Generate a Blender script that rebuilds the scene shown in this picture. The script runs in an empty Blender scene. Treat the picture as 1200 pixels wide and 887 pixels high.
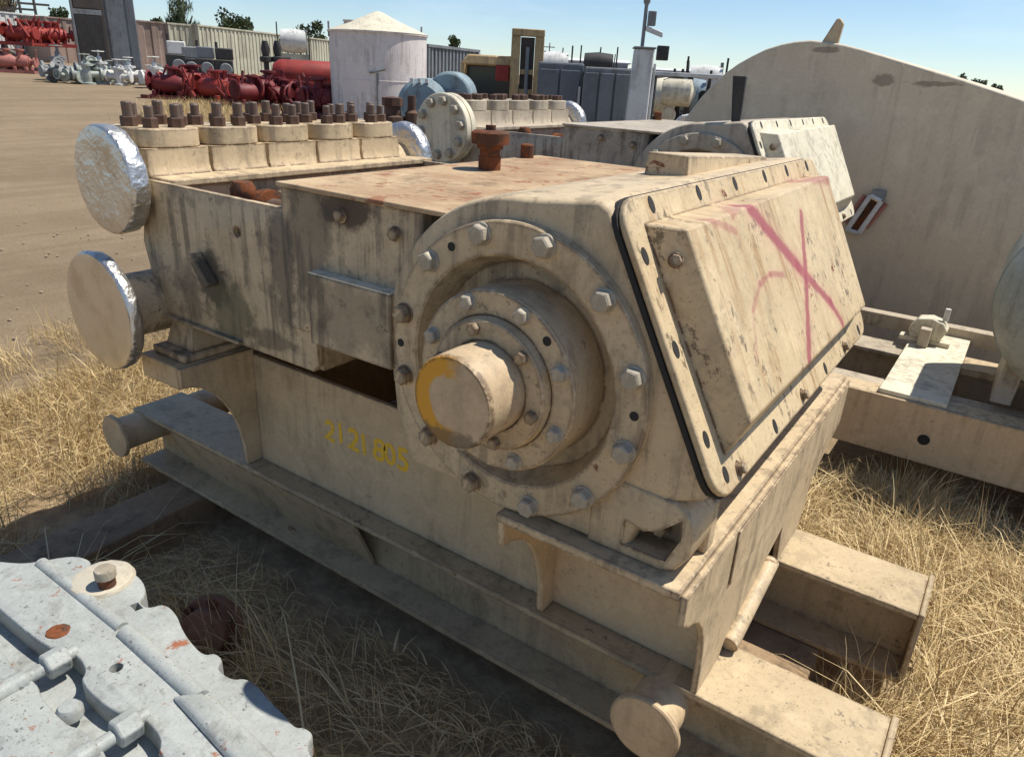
import bpy, bmesh, math, random
import numpy as np
from mathutils import Matrix, Vector, geometry
R = math.radians
sc = bpy.context.scene
col = sc.collection
# ------------------------------------------------------------------ camera
CH = 1.95
CAMROT = ((0.818, -0.259, 0.513), (0.573, 0.290, -0.767), (0.049, 0.921, 0.386))
cam_d = bpy.data.cameras.new('camera'); cam = bpy.data.objects.new('camera', cam_d); col.objects.link(cam)
m3 = Matrix(CAMROT)
q = m3.to_quaternion(); q.normalize()
cam.matrix_world = Matrix.Translation((0, 0, CH)) @ q.to_matrix().to_4x4()
cam_d.sensor_fit = 'HORIZONTAL'; cam_d.sensor_width = 36; cam_d.lens = 850 / 1200 * 36
cam_d.clip_start = 0.02; cam_d.clip_end = 3000
sc.camera = cam
# ------------------------------------------------------------------ sky, sun, exposure
SUN_AZ, SUN_EL = 49, 62                      # azimuth from +X towards +Y
w = bpy.data.worlds.new('World'); sc.world = w; w.use_nodes = True
nt = w.node_tree; nt.nodes.clear()
so = nt.nodes.new('ShaderNodeOutputWorld'); bg = nt.nodes.new('ShaderNodeBackground'); sky = nt.nodes.new('ShaderNodeTexSky')
sky.sky_type = 'NISHITA'; sky.sun_disc = False
sky.sun_elevation = R(SUN_EL); sky.sun_rotation = R(90 - SUN_AZ)
sky.altitude = 900; sky.air_density = 1.0; sky.dust_density = 0.05; sky.ozone_density = 1.5
bg.inputs['Strength'].default_value = 0.094
hs = nt.nodes.new('ShaderNodeHueSaturation'); hs.inputs['Saturation'].default_value = 1.0; nt.links.new(sky.outputs[0], hs.inputs['Color']); tc = nt.nodes.new('ShaderNodeTexCoord'); mp = nt.nodes.new('ShaderNodeMapping'); mp.inputs['Scale'].default_value = (2.2, 2.2, 9.0); nt.links.new(tc.outputs['Generated'], mp.inputs[0])
cn = nt.nodes.new('ShaderNodeTexNoise'); cn.inputs['Scale'].default_value = 1.6; cn.inputs['Detail'].default_value = 7; cn.inputs['Roughness'].default_value = .6; nt.links.new(mp.outputs[0], cn.inputs['Vector'])
cr = nt.nodes.new('ShaderNodeMapRange'); cr.inputs[1].default_value = .5; cr.inputs[2].default_value = .78; cr.inputs[4].default_value = .30; nt.links.new(cn.outputs[0], cr.inputs[0])
cm = nt.nodes.new('ShaderNodeMix'); cm.data_type = 'RGBA'; cm.inputs[7].default_value = (8.6, 9.2, 9.8, 1); nt.links.new(cr.outputs[0], cm.inputs[0]); nt.links.new(hs.outputs[0], cm.inputs[6])
tm = nt.nodes.new('ShaderNodeMix'); tm.data_type = 'RGBA'; tm.blend_type = 'MULTIPLY'; tm.inputs[0].default_value = 1; tm.inputs[7].default_value = (.88, .96, 1.06, 1); nt.links.new(cm.outputs[2], tm.inputs[6]); nt.links.new(tm.outputs[2], bg.inputs[0]); nt.links.new(bg.outputs[0], so.inputs[0])
sd = bpy.data.lights.new('sun', 'SUN'); sun = bpy.data.objects.new('sun', sd); col.objects.link(sun)
sd.energy = 4.7; sd.angle = R(0.55); sd.color = (1.0, 0.955, 0.87)
sdir = Vector((math.cos(R(SUN_EL)) * math.cos(R(SUN_AZ)), math.cos(R(SUN_EL)) * math.sin(R(SUN_AZ)), math.sin(R(SUN_EL))))
sun.rotation_euler = sdir.to_track_quat('Z', 'Y').to_euler(); sun.location = (5, 8, 14)
sc.view_settings.view_transform = 'Standard'; sc.view_settings.look = 'None'
sc.view_settings.gamma = 1; sc.view_settings.use_curve_mapping = False
sc.view_settings.exposure = 0.36
sc.cycles.use_denoising = True
sc.cycles.max_bounces = 6
random.seed(4); rng = np.random.default_rng(4)

# ------------------------------------------------------------------ materials
class G:
    def __init__(s, name):
        s.m = bpy.data.materials.new(name); s.m.use_nodes = True; s.t = s.m.node_tree; s.t.nodes.clear()
        s.out = s.n('ShaderNodeOutputMaterial'); s.b = s.n('ShaderNodeBsdfPrincipled'); s.l(s.b.outputs[0], s.out.inputs[0])
        s.co = s.n('ShaderNodeTexCoord').outputs['Object']
    def n(s, t, **k):
        x = s.t.nodes.new(t)
        for a, v in k.items(): setattr(x, a, v)
        return x
    def l(s, a, b): s.t.links.new(a, b)
    def set(s, sock, v):
        if hasattr(v, 'is_output'): s.l(v, sock)
        elif isinstance(v, tuple) and len(v) == 3 and sock.type == 'RGBA': sock.default_value = (*v, 1)
        else: sock.default_value = v
    def math(s, op, a, b=0.0, c=None, clamp=False):
        x = s.n('ShaderNodeMath', operation=op, use_clamp=clamp); s.set(x.inputs[0], a); s.set(x.inputs[1], b)
        if c is not None: s.set(x.inputs[2], c)
        return x.outputs[0]
    def vm(s, op, a, b=None, sc=None):
        x = s.n('ShaderNodeVectorMath', operation=op); s.set(x.inputs[0], a)
        if b is not None: s.set(x.inputs[1], b)
        if sc is not None: s.set(x.inputs['Scale'], sc)
        return x.outputs['Value'] if op in ('LENGTH', 'DOT_PRODUCT', 'DISTANCE') else x.outputs[0]
    def noise(s, scale, detail=4, rough=.55, co=None, dist=0.0):
        x = s.n('ShaderNodeTexNoise'); s.l(co or s.co, x.inputs['Vector'])
        x.inputs['Scale'].default_value = scale; x.inputs['Detail'].default_value = detail; x.inputs['Roughness'].default_value = rough
        x.inputs['Distortion'].default_value = dist
        return x.outputs[0]
    def map(s, scale=(1, 1, 1), loc=(0, 0, 0), co=None):
        x = s.n('ShaderNodeMapping'); s.l(co or s.co, x.inputs[0]); x.inputs['Scale'].default_value = scale; x.inputs['Location'].default_value = loc
        return x.outputs[0]
    def step(s, v, a, b):
        x = s.n('ShaderNodeMapRange', interpolation_type='SMOOTHSTEP'); s.set(x.inputs[0], v)
        x.inputs[1].default_value = a; x.inputs[2].default_value = b
        return x.outputs[0]
    def mix(s, f, a, b, mode='MIX'):
        x = s.n('ShaderNodeMix', data_type='RGBA', blend_type=mode); s.set(x.inputs[0], f); s.set(x.inputs[6], a); s.set(x.inputs[7], b)
        return x.outputs[2]
    def bump(s, h, strength=.2, dist=.01):
        x = s.n('ShaderNodeBump'); x.inputs['Strength'].default_value = strength; x.inputs['Distance'].default_value = dist
        s.l(h, x.inputs['Height']); s.l(x.outputs[0], s.b.inputs['Normal'])
    def fin(s, c, rough=.6, metal=0.0):
        s.set(s.b.inputs['Base Color'], c); s.set(s.b.inputs['Roughness'], rough); s.set(s.b.inputs['Metallic'], metal)
        return s.m
    def seg(s, p, a, b):
        ba = (b[0]-a[0], b[1]-a[1], 0.0); L2 = ba[0]**2 + ba[1]**2
        pa = s.vm('SUBTRACT', p, (a[0], a[1], 0.0))
        h = s.math('DIVIDE', s.vm('DOT_PRODUCT', pa, ba), L2, clamp=True)
        sc_ = s.n('ShaderNodeVectorMath', operation='SCALE'); sc_.inputs[0].default_value = ba; s.l(h, sc_.inputs['Scale'])
        return s.vm('LENGTH', s.vm('SUBTRACT', pa, sc_.outputs[0]))

def paint(name, c1, c2, rust=.25, dirt=.35, streak=.4, rough=.55, metal=0.0, sc=1.0, bump=.25,
          rustcol=(.10, .035, .015), dirtcol=(.09, .07, .05), extra=None, chips=.3, edge=0.0):
    g = G(name)
    c = g.mix(g.step(g.noise(2.3*sc, 7, .6), .35, .68), c1, c2)
    c = g.mix(g.math('MULTIPLY', g.step(g.noise(70*sc, 3, .6), .35, .75), .22), c, tuple(x*.62 for x in c2))
    st = g.noise(1.0, 6, .65, g.map((21*sc, 21*sc, 1.5*sc)))
    bl = g.noise(4.5*sc, 5, .65, g.map((1, 1, 1), (3, 1, 7)))
    c = g.mix(g.math('MULTIPLY', g.math('MULTIPLY', g.step(st, .47, .60), g.step(bl, .40, .56)), streak), c, dirtcol)
    c = g.mix(g.math('MULTIPLY', g.step(g.noise(6*sc, 9, .72, g.map(loc=(9, 4, 2))), .52, .62), dirt), c, dirtcol)
    c = g.mix(g.math('MULTIPLY', g.step(g.noise(11*sc, 6, .7, g.map(loc=(7, 2, 6))), .50, .68), .30), c, tuple(min(.8, x*1.28) for x in c1))
    if chips:
        ch = g.math('MULTIPLY', g.step(g.noise(30*sc, 7, .75, g.map(loc=(2, 8, 5))), .585, .635), g.step(g.noise(3*sc, 4, .65, g.map(loc=(1, 6, 4))), .40, .58))
        c = g.mix(g.math('MULTIPLY', ch, chips), c, (.055, .045, .04))
        c = g.mix(g.math('MULTIPLY', g.step(g.noise(120*sc, 3, .7), .60, .68), chips*.8), c, (.085, .06, .045))
    r = g.step(g.noise(8*sc, 11, .74, g.map(loc=(5, 5, 1)), .4), .69 - rust*.28, .73 - rust*.26)
    rc = g.mix(g.noise(40*sc, 4), rustcol, tuple(min(1, x*2.6) for x in rustcol))
    c = g.mix(r, c, rc)
    if edge:
        bv = g.n('ShaderNodeBevel', samples=4); bv.inputs['Radius'].default_value = .014
        geo = g.n('ShaderNodeNewGeometry'); dt = g.math('SUBTRACT', 1.0, g.vm('DOT_PRODUCT', bv.outputs[0], geo.outputs['Normal']))
        em = g.math('MULTIPLY', g.step(dt, .015, .10), g.step(g.noise(24, 6, .75, g.map(loc=(3, 3, 9))), .42, .50))
        c = g.mix(g.math('MULTIPLY', em, min(1.0, edge*1.25)), c, g.mix(g.noise(60, 3), (.045, .03, .022), (.17, .085, .045)))
    if extra: c = extra(g, c)
    g.bump(g.math('ADD', g.noise(55*sc, 5, .65), g.math('MULTIPLY', r, .8)), bump, .004)
    g.b.inputs['Specular IOR Level'].default_value = .12 if rough > .8 else .35
    ro = g.math('ADD', g.math('MULTIPLY', g.noise(9*sc, 4), .25), rough - .1, clamp=True)
    return g.fin(c, ro, metal)

TAN1, TAN2 = (.58, .448, .278), (.50, .38, .23)
M = {}
M['tan'] = paint('tan_paint', TAN1, TAN2, rust=.17, dirt=.24, streak=.45, chips=.5, edge=.75)
def grime(g, c):
    n = g.noise(9, 8, .7); o = (-1.45, 2.05, .15)
    for (x, z, rx, rz, op, cc) in ((-2.175, 1.265, .07, .10, .85, (.045, .04, .03)), (-2.08, 1.165, .13, .085, .7, (.085, .085, .045)), (-2.30, 1.20, .05, .10, .5, (.07, .055, .04)),
                                   (-1.50, 1.60, .10, .05, .9, (.05, .03, .02)), (-1.66, 1.50, .09, .18, .55, (.06, .055, .045)), (-1.79, 1.38, .05, .20, .65, (.055, .05, .042)), (-1.45, 1.30, .25, .09, .4, (.06, .05, .04)), (-1.88, 1.12, .12, .03, .6, (.05, .04, .03))):
        dx = g.vm('LENGTH', g.vm('MULTIPLY', g.vm('SUBTRACT', g.co, (x-o[0], 0.0, z-o[2])), (1/rx, 0.0, 1/rz)))
        c = g.mix(g.math('MULTIPLY', g.step(g.math('SUBTRACT', g.math('ADD', n, .42), g.math('MULTIPLY', dx, .40)), .36, .60), op), c, cc)
    return c
M['tan_dirty'] = paint('tan_paint_grimy', (.575, .45, .29), (.455, .35, .22), rust=.20, dirt=.45, streak=.62, chips=.6, edge=.7, dirtcol=(.065, .055, .045), extra=grime)
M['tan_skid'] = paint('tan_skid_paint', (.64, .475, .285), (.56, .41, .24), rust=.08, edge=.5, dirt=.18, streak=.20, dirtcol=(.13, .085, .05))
M['tan_runner'] = paint('tan_runner_paint', (.53, .412, .25), (.46, .352, .207), edge=.6, rust=.22, dirt=.30, streak=.2, chips=.7)
M['rust_top'] = paint('rusty_dust', (.52, .39, .24), (.34, .22, .13), rust=.46, dirt=.45, streak=.1, rough=.85, rustcol=(.15, .07, .04))
M['rust'] = paint('rust', (.12, .062, .04), (.085, .045, .03), rust=.8, dirt=.4, streak=.2, rough=.85, sc=2)
M['rust_light'] = paint('pale_rust', (.27, .15, .105), (.19, .095, .06), rust=.4, dirt=.3, streak=.1, rough=.85, sc=2, rustcol=(.10, .04, .02))
M['nut_rust'] = paint('nut_rust', (.085, .042, .028), (.12, .075, .05), rust=.5, dirt=.3, streak=.1, rough=.75, sc=3)
M['stud_steel'] = paint('stud_steel', (.20, .15, .12), (.12, .075, .05), rust=.5, dirt=.3, streak=.1, rough=.6, sc=3, metal=.3)
M['galv'] = paint('galvanised_bolt', (.48, .43, .34), (.36, .31, .23), rust=.18, dirt=.3, streak=.2, rough=.45, metal=.1, sc=3)
M['gap'] = G('gasket_and_hole_black').fin((.018, .016, .014), .8)  # gasket rubber, and flat black put in for the dark of holes
M['cream'] = paint('cream_paint', (.72, .65, .49), (.63, .56, .41), rust=.08, dirt=.25, streak=.35)
M['grey_tan'] = paint('grey_tan_paint', (.48, .405, .30), (.40, .335, .25), rust=.12, dirt=.30, streak=.4)
M['grey_grime'] = paint('grey_tan_grimy', (.44, .38, .30), (.28, .24, .19), rust=.22, dirt=.6, streak=.7, chips=.7)
def stains(g, c):
    n = g.noise(7, 8, .7, g.map((1, 1, 2.2)))
    for (x, z, rx, rz) in ((-1.44, 2.225, .10, .022), (-1.02, 2.04, .07, .05), (-.72, 2.035, .17, .022)):
        dx = g.vm('LENGTH', g.vm('MULTIPLY', g.vm('SUBTRACT', g.co, (x + 1.0, 0.0, z)), (1 / rx, 0.0, 1 / rz)))
        c = g.mix(g.math('MULTIPLY', g.step(g.math('SUBTRACT', g.math('ADD', n, .38), g.math('MULTIPLY', dx, .33)), .52, .66), .55), c, (.10, .07, .045))
    return c
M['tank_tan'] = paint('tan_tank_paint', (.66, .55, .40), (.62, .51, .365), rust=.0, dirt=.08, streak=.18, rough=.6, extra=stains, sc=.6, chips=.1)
M['pale_grey'] = paint('pale_grey_enamel', (.375, .39, .365), (.31, .325, .305), rust=.32, dirt=.30, streak=.1, rough=.5, sc=1.5, chips=.8, rustcol=(.16, .06, .03))
M['pale_rim'] = paint('pale_green_grey', (.42, .45, .40), (.33, .36, .31), rust=.05, dirt=.2, streak=.3, rough=.4)
def cover_marks(g, c):
    n = g.noise(38, 6, .7); n2 = g.noise(7, 3)
    flat = g.vm('MULTIPLY', g.co, (1.0, 1.0, 0.0))
    red = (.28, .06, .075)
    # streaky rust runs down the face
    st = g.noise(1.0, 6, .65, g.map((2.6, 26, 1), (3, 2, 0)))
    bl = g.noise(3.2, 4, .6, g.map(loc=(4, 7, 2)))
    c = g.mix(g.math('MULTIPLY', g.math('MULTIPLY', g.step(st, .48, .64), g.step(bl, .40, .58)), .7), c, (.32, .18, .07))
    sp = g.math('MULTIPLY', g.step(g.noise(34, 6, .72, g.map((.55, 1, 1), (1, 3, 8))), .55, .61), g.step(g.noise(4.5, 3, .5, g.map(loc=(6, 1, 3))), .47, .62))
    c = g.mix(g.math('MULTIPLY', sp, .8), c, (.10, .075, .05))
    for a, b, wd, op in (((.055, .47), (.25, .70), .034, .92), ((.25, .70), (.40, .90), .025, .9), ((.40, .90), (.478, .955), .020, .85),
                         ((.12, .884), (.30, .735), .018, .85), ((.30, .735), (.485, .558), .022, .88),
                         ((.249, .562), (.230, .47), .013, .55), ((.230, .47), (.238, .38), .012, .5), ((.238, .38), (.285, .28), .010, .4), ((.285, .28), (.38, .22), .009, .25),
                         ((.03, 1.12), (.05, 1.30), .03, .5), ((.05, .20), (.10, .33), .016, .45), ((.06, .34), (.04, .42), .016, .4)):
        dd = g.math('ADD', g.seg(flat, a, b), g.math('MULTIPLY', g.math('SUBTRACT', n, .5), .02))
        dd = g.math('ADD', dd, g.math('MULTIPLY', g.math('SUBTRACT', n2, .5), .012))
        c = g.mix(g.math('MULTIPLY', g.step(dd, wd, wd * .35), op), c, red)
        c = g.mix(g.math('MULTIPLY', g.step(dd, wd * 2.6, wd * .6), op * .16), c, (.5, .18, .16))
    return c
M['cover'] = paint('cover_cream_tan', (.60, .465, .28), (.52, .397, .23), edge=.7, rust=.26, dirt=.2, streak=.1, chips=.5, extra=cover_marks)
def shaft_paint(g, c):
    x = g.n('ShaderNodeSeparateXYZ'); g.l(g.co, x.inputs[0])
    r = g.vm('LENGTH', g.vm('MULTIPLY', g.co, (1.0, 0.0, 1.0)))
    n = g.noise(16, 6, .7); n2 = g.noise(45, 5, .7)
    front = g.step(x.outputs[1], -.128, -.136)
    ring = g.step(g.math('ADD', r, g.math('MULTIPLY', g.math('SUBTRACT', n, .5), .06)), .058, .068)
    left = g.step(g.math('ADD', x.outputs[0], g.math('MULTIPLY', g.math('SUBTRACT', n2, .5), .06)), .03, -.02)
    c = g.mix(g.math('MULTIPLY', g.math('MULTIPLY', ring, left), front), c, (.60, .29, .025))
    low = g.step(g.math('ADD', x.outputs[2], g.math('MULTIPLY', g.math('SUBTRACT', n, .5), .09)), -.055, -.075)
    c = g.mix(g.math('MULTIPLY', g.math('MULTIPLY', low, ring), .75), c, (.12, .085, .05))
    edge = g.math('MULTIPLY', g.math('MULTIPLY', g.step(r, .096, .104), g.step(x.outputs[1], -.120, -.128)), g.step(n2, .38, .55))
    return g.mix(g.math('MULTIPLY', edge, .7), c, (.09, .05, .025))
M['shaft'] = paint('shaft_tan', (.56, .42, .26), (.48, .35, .21), rust=.12, dirt=.2, streak=.1, extra=shaft_paint, sc=1.5)
def foil(name, k, ro=.27, vs_=13):
    g = G(name); v = g.n('ShaderNodeTexVoronoi', feature='F1'); g.l(g.vm('ADD', g.co, g.vm('SCALE', g.noise(9, 3), sc=.25)), v.inputs['Vector']); v.inputs['Scale'].default_value = vs_
    g.bump(g.math('ADD', v.outputs[0], g.math('MULTIPLY', g.noise(60, 4), .6)), k, .012)
    c = g.mix(g.step(g.noise(7, 5), .45, .7), (.66, .64, .60), (.52, .48, .42))
    return g.fin(c, ro, .95)
M['foil'] = foil('crumpled_foil', .55, .40, 17); M['foil_mid'] = foil('creased_foil', .45, .34, 12); M['foil_flat'] = foil('dusty_flat_foil', .06, .26, 9)
M['wood'] = paint('old_timber', (.36, .25, .15), (.24, .165, .10), rust=0, dirt=.5, streak=.2, rough=.9, sc=2)
M['red'] = paint('red_paint', (.33, .035, .025), (.22, .025, .02), rust=.1, dirt=.25, streak=.2)
M['maroon'] = paint('maroon_paint', (.19, .022, .025), (.12, .016, .02), rust=.05, dirt=.25, streak=.2)
M['pinkred'] = paint('faded_red_paint', (.42, .16, .13), (.36, .13, .10), rust=.05, dirt=.2)
M['white'] = paint('white_paint', (.68, .67, .63), (.58, .57, .53), rust=.08, dirt=.2, streak=.3, sc=.4)
M['midgrey'] = paint('grey_paint', (.25, .26, .26), (.19, .20, .20), rust=.06, dirt=.3, sc=.5)
M['dark'] = paint('dark_metal', (.045, .042, .04), (.03, .028, .027), rust=.1, dirt=.2)
M['brown_dark'] = paint('dark_brown_metal', (.085, .07, .058), (.06, .05, .042), rust=.2, dirt=.2, sc=.5)
M['slate'] = paint('slate_blue_paint', (.16, .175, .19), (.13, .145, .16), rust=.02, dirt=.15, streak=.4, sc=.4, chips=0)
M['slate_light'] = paint('light_slate_paint', (.21, .225, .235), (.17, .185, .195), rust=.02, dirt=.15, streak=.5, sc=.4, chips=0)
M['bluegrey'] = paint('blue_grey_enamel', (.26, .335, .36), (.20, .265, .29), rust=.06, dirt=.25, streak=.5)
M['shed'] = paint('cream_corrugated', (.52, .50, .38), (.45, .43, .33), rust=.02, dirt=.12, streak=.4, sc=.12, chips=0)
M['shed_pink'] = paint('dull_pink_sheet', (.36, .26, .21), (.30, .22, .18), rust=.04, dirt=.2, sc=.12, chips=0)
M['tankwhite'] = paint('chalky_white_tank', (.72, .65, .61), (.66, .60, .56), rust=.0, dirt=.10, streak=.3, sc=.3, chips=0)
M['fork'] = paint('faded_yellow_tan', (.52, .36, .17), (.43, .30, .15), rust=.08, dirt=.25)
M['rubber'] = G('rubber').fin((.02, .02, .02), .85)
M['glass'] = G('dark_glass').fin((.03, .035, .04), .12)
g = G('yellow_paint_marker')
M['yellow'] = g.fin(g.mix(g.step(g.noise(60, 5, .7), .46, .62), (.88, .52, .03), (.72, .43, .06)), .6)
M['roofwhite'] = G('far_white_roof').fin((.62, .62, .60), .6)
M['farwall'] = paint('far_wall', (.34, .34, .34), (.28, .28, .28), rust=0, dirt=.1, sc=.05, chips=0)
def leafmat(name, a, b):
    g = G(name); oi = g.n('ShaderNodeAttribute', attribute_name='shade')
    return g.fin(g.mix(oi.outputs['Fac'], a, b), .7)
M['leaf'] = leafmat('green_leaves', (.035, .055, .02), (.085, .11, .04))
M['leaf_dry'] = leafmat('dry_leaves', (.10, .07, .035), (.17, .125, .065))
g = G('dry_straw'); at = g.n('ShaderNodeAttribute', attribute_name='shade')
rp = g.n('ShaderNodeValToRGB'); g.l(at.outputs['Fac'], rp.inputs[0])
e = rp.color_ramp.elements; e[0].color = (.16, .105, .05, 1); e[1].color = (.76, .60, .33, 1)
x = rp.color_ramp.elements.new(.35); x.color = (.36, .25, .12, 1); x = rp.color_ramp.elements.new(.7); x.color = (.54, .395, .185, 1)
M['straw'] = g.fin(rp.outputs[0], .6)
tl = g.n('ShaderNodeBsdfTranslucent'); g.l(rp.outputs[0], tl.inputs[0]); mx = g.n('ShaderNodeMixShader'); mx.inputs[0].default_value = .15; g.b.inputs['Specular IOR Level'].default_value = .2
g.l(g.b.outputs[0], mx.inputs[1]); g.l(tl.outputs[0], mx.inputs[2]); g.l(mx.outputs[0], g.out.inputs[0])

# ground
g = G('dusty_ground')
pos = g.n('ShaderNodeNewGeometry').outputs['Position']
flat = g.vm('MULTIPLY', pos, (1.0, 1.0, 0.0))
big = g.noise(.22, 5, .6, flat); mid = g.noise(2.2, 6, .65, flat); fine = g.noise(26, 8, .78, flat)
c = g.mix(g.step(big, .35, .65), (.275, .205, .128), (.23, .168, .103))
c = g.mix(g.math('MULTIPLY', g.step(mid, .42, .7), .5), c, (.32, .24, .158))
c = g.mix(g.math('MULTIPLY', g.step(fine, .46, .70), .5), c, (.14, .098, .062))
tr = g.n('ShaderNodeMapping'); g.l(flat, tr.inputs[0]); tr.inputs['Rotation'].default_value = (0, 0, R(-34)); tr.inputs['Scale'].default_value = (1.5, .10, 1)
trk = g.noise(1.0, 4, .6, tr.outputs[0], .6)
c = g.mix(g.math('MULTIPLY', g.step(trk, .46, .58), .26), c, (.15, .108, .068))
dn = g.vm('DISTANCE', flat, (.6, -.3, 0.0))
near = g.step(g.math('ADD', dn, g.math('MULTIPLY', mid, 1.6)), 6.4, 4.6)
c = g.mix(near, c, g.mix(g.step(g.noise(9, 6, .7, flat), .4, .65), (.34, .245, .14), (.52, .385, .22)))  # pale straw tone, widened around the camera to bounce light
g.bump(g.math('ADD', g.math('MULTIPLY', trk, 2.0), g.math('ADD', mid, g.math('MULTIPLY', fine, .8))), .6, .06)
g.b.inputs['Specular IOR Level'].default_value = .15
M['ground'] = g.fin(c, .95)

# ------------------------------------------------------------------ mesh helpers
ORG = Vector((0, 0, 0))
class MB:
    def __init__(s): s.v = []; s.f = []
    def add(s, vs, fs):
        o = len(s.v); s.v += [tuple(v) for v in vs]; s.f += [tuple(i + o for i in f) for f in fs]; return s
    def box(s, x0, x1, y0, y1, z0, z1):
        return s.add([(x0, y0, z0), (x1, y0, z0), (x1, y1, z0), (x0, y1, z0), (x0, y0, z1), (x1, y0, z1), (x1, y1, z1), (x0, y1, z1)],
                     [(3, 2, 1, 0), (4, 5, 6, 7), (0, 1, 5, 4), (1, 2, 6, 5), (2, 3, 7, 6), (3, 0, 4, 7)])
    def hull8(s, lo, hi):            # two quads joined
        return s.add(list(lo) + list(hi), [(3, 2, 1, 0), (4, 5, 6, 7), (0, 1, 5, 4), (1, 2, 6, 5), (2, 3, 7, 6), (3, 0, 4, 7)])
    def prism(s, poly, ax, a, b):    # poly in the other two axes (cyclic order kept as given)
        def mk(p, t): return {'x': (t, p[0], p[1]), 'y': (p[0], t, p[1]), 'z': (p[0], p[1], t)}[ax]
        n = len(poly)
        return s.add([mk(p, a) for p in poly] + [mk(p, b) for p in poly],
                     [tuple(range(n))[::-1], tuple(range(n, 2*n))] + [(i, (i+1) % n, n + (i+1) % n, n + i) for i in range(n)])
    def lathe(s, prof, c, ax='y', seg=48, jit=0, a0=0.0):   # prof: (radius, position along axis)
        vs = []; fs = []; n = len(prof)
        for k in range(seg):
            a = 2*math.pi*k/seg + a0
            for r, h in prof:
                rr = r * (1 + (random.uniform(-jit, jit) if jit else 0))
                u, v = rr*math.cos(a), rr*math.sin(a)
                vs.append({'y': (c[0]+u, c[1]+h, c[2]+v), 'x': (c[0]+h, c[1]+u, c[2]+v), 'z': (c[0]+u, c[1]+v, c[2]+h)}[ax])
        for k in range(seg):
            k2 = (k+1) % seg
            for i in range(n-1): fs.append((k*n+i, k2*n+i, k2*n+i+1, k*n+i+1))
        if prof[0][0] > 1e-6: fs.append(tuple(k*n for k in range(seg))[::-1])
        if prof[-1][0] > 1e-6: fs.append(tuple(k*n+n-1 for k in range(seg)))
        return s.add(vs, fs)
    def cyl(s, p0, p1, r, seg=16, r1=None):
        p0 = Vector(p0); p1 = Vector(p1); d = (p1-p0).normalized(); u = d.orthogonal().normalized(); v = d.cross(u); r1 = r if r1 is None else r1
        vs = [p0 + (u*math.cos(2*math.pi*k/seg) + v*math.sin(2*math.pi*k/seg))*r for k in range(seg)] + [p1 + (u*math.cos(2*math.pi*k/seg) + v*math.sin(2*math.pi*k/seg))*r1 for k in range(seg)]
        return s.add(vs, [tuple(range(seg))[::-1], tuple(range(seg, 2*seg))] + [(k, (k+1) % seg, seg+(k+1) % seg, seg+k) for k in range(seg)])
    def mesh(s, name, org=None):
        o = ORG if org is None else Vector(org)
        me = bpy.data.meshes.new(name); me.from_pydata([(x-o[0], y-o[1], z-o[2]) for x, y, z in s.v], [], s.f)
        bm = bmesh.new(); bm.from_mesh(me); bmesh.ops.recalc_face_normals(bm, faces=bm.faces); bm.to_mesh(me); bm.free()
        return me
    def build(s, name, m, parent=None, bevel=0, seg=2, smooth=35, at=None, rot=None):
        """at: the object's own origin in world space (mesh is stored relative to it)"""
        me = s.mesh(name, at if at is not None else None)
        return finish(name, me, m, parent, bevel, seg, smooth, at, rot)
def finish(name, me, m, parent=None, bevel=0, seg=2, smooth=35, at=None, rot=None):
    if smooth: me.shade_smooth(); me.set_sharp_from_angle(angle=R(smooth))
    me.materials.append(M[m] if isinstance(m, str) else m)
    o = bpy.data.objects.new(name, me); col.objects.link(o)
    if parent is not None: o.parent = parent
    if at is not None:
        o.location = Vector(at) - ORG if parent is not None else Vector(at)
        if parent is not None and parent.parent is not None: o.location = Vector(at) - ORG - parent.location
    elif parent is None: o.location = ORG
    if rot: o.rotation_euler = rot
    if bevel:
        b = o.modifiers.new('bevel', 'BEVEL'); b.width = bevel; b.segments = seg; b.limit_method = 'ANGLE'; b.angle_limit = R(40)
        b.harden_normals = False
    return o
def tag(o, label=None, cat=None, group=None, kind=None):
    if label: o['label'] = label
    if cat: o['category'] = cat
    if group: o['group'] = group
    if kind: o['kind'] = kind
    return o
def thing(name, loc, label, cat, group=None, rz=0.0):
    global ORG
    o = bpy.data.objects.new(name, None); col.objects.link(o); o.location = loc; o.rotation_euler = (0, 0, rz); o.empty_display_size = .1
    ORG = Vector(loc); return tag(o, label, cat, group)
def loose():
    global ORG
    ORG = Vector((0, 0, 0))
def inst(name, me, parent, at, rot=(0, 0, 0), scale=1.0):
    o = bpy.data.objects.new(name, me); col.objects.link(o); o.parent = parent
    o.location = Vector(at) - ORG - (parent.location if parent.parent is not None else Vector((0, 0, 0)))
    o.rotation_euler = rot; o.scale = (scale,)*3
    return o
def inset(poly, w):
    """move every corner inwards by w (polygon in either winding)"""
    n = len(poly); ar = sum(poly[i][0]*poly[(i+1) % n][1] - poly[(i+1) % n][0]*poly[i][1] for i in range(n)); sg = 1 if ar > 0 else -1
    out = []
    for i in range(n):
        p, c, q_ = Vector(poly[i-1]), Vector(poly[i]), Vector(poly[(i+1) % n])
        e1 = (c-p).normalized(); e2 = (q_-c).normalized(); n1 = Vector((-e1.y, e1.x))*sg; n2 = Vector((-e2.y, e2.x))*sg
        m_ = n1+n2; k_ = w/max(.55, m_.length_squared/2) if m_.length > 1e-6 else w
        out.append(tuple(c + m_*k_*.5*1.0 if m_.length > 1e-6 else c))
    return out
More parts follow.
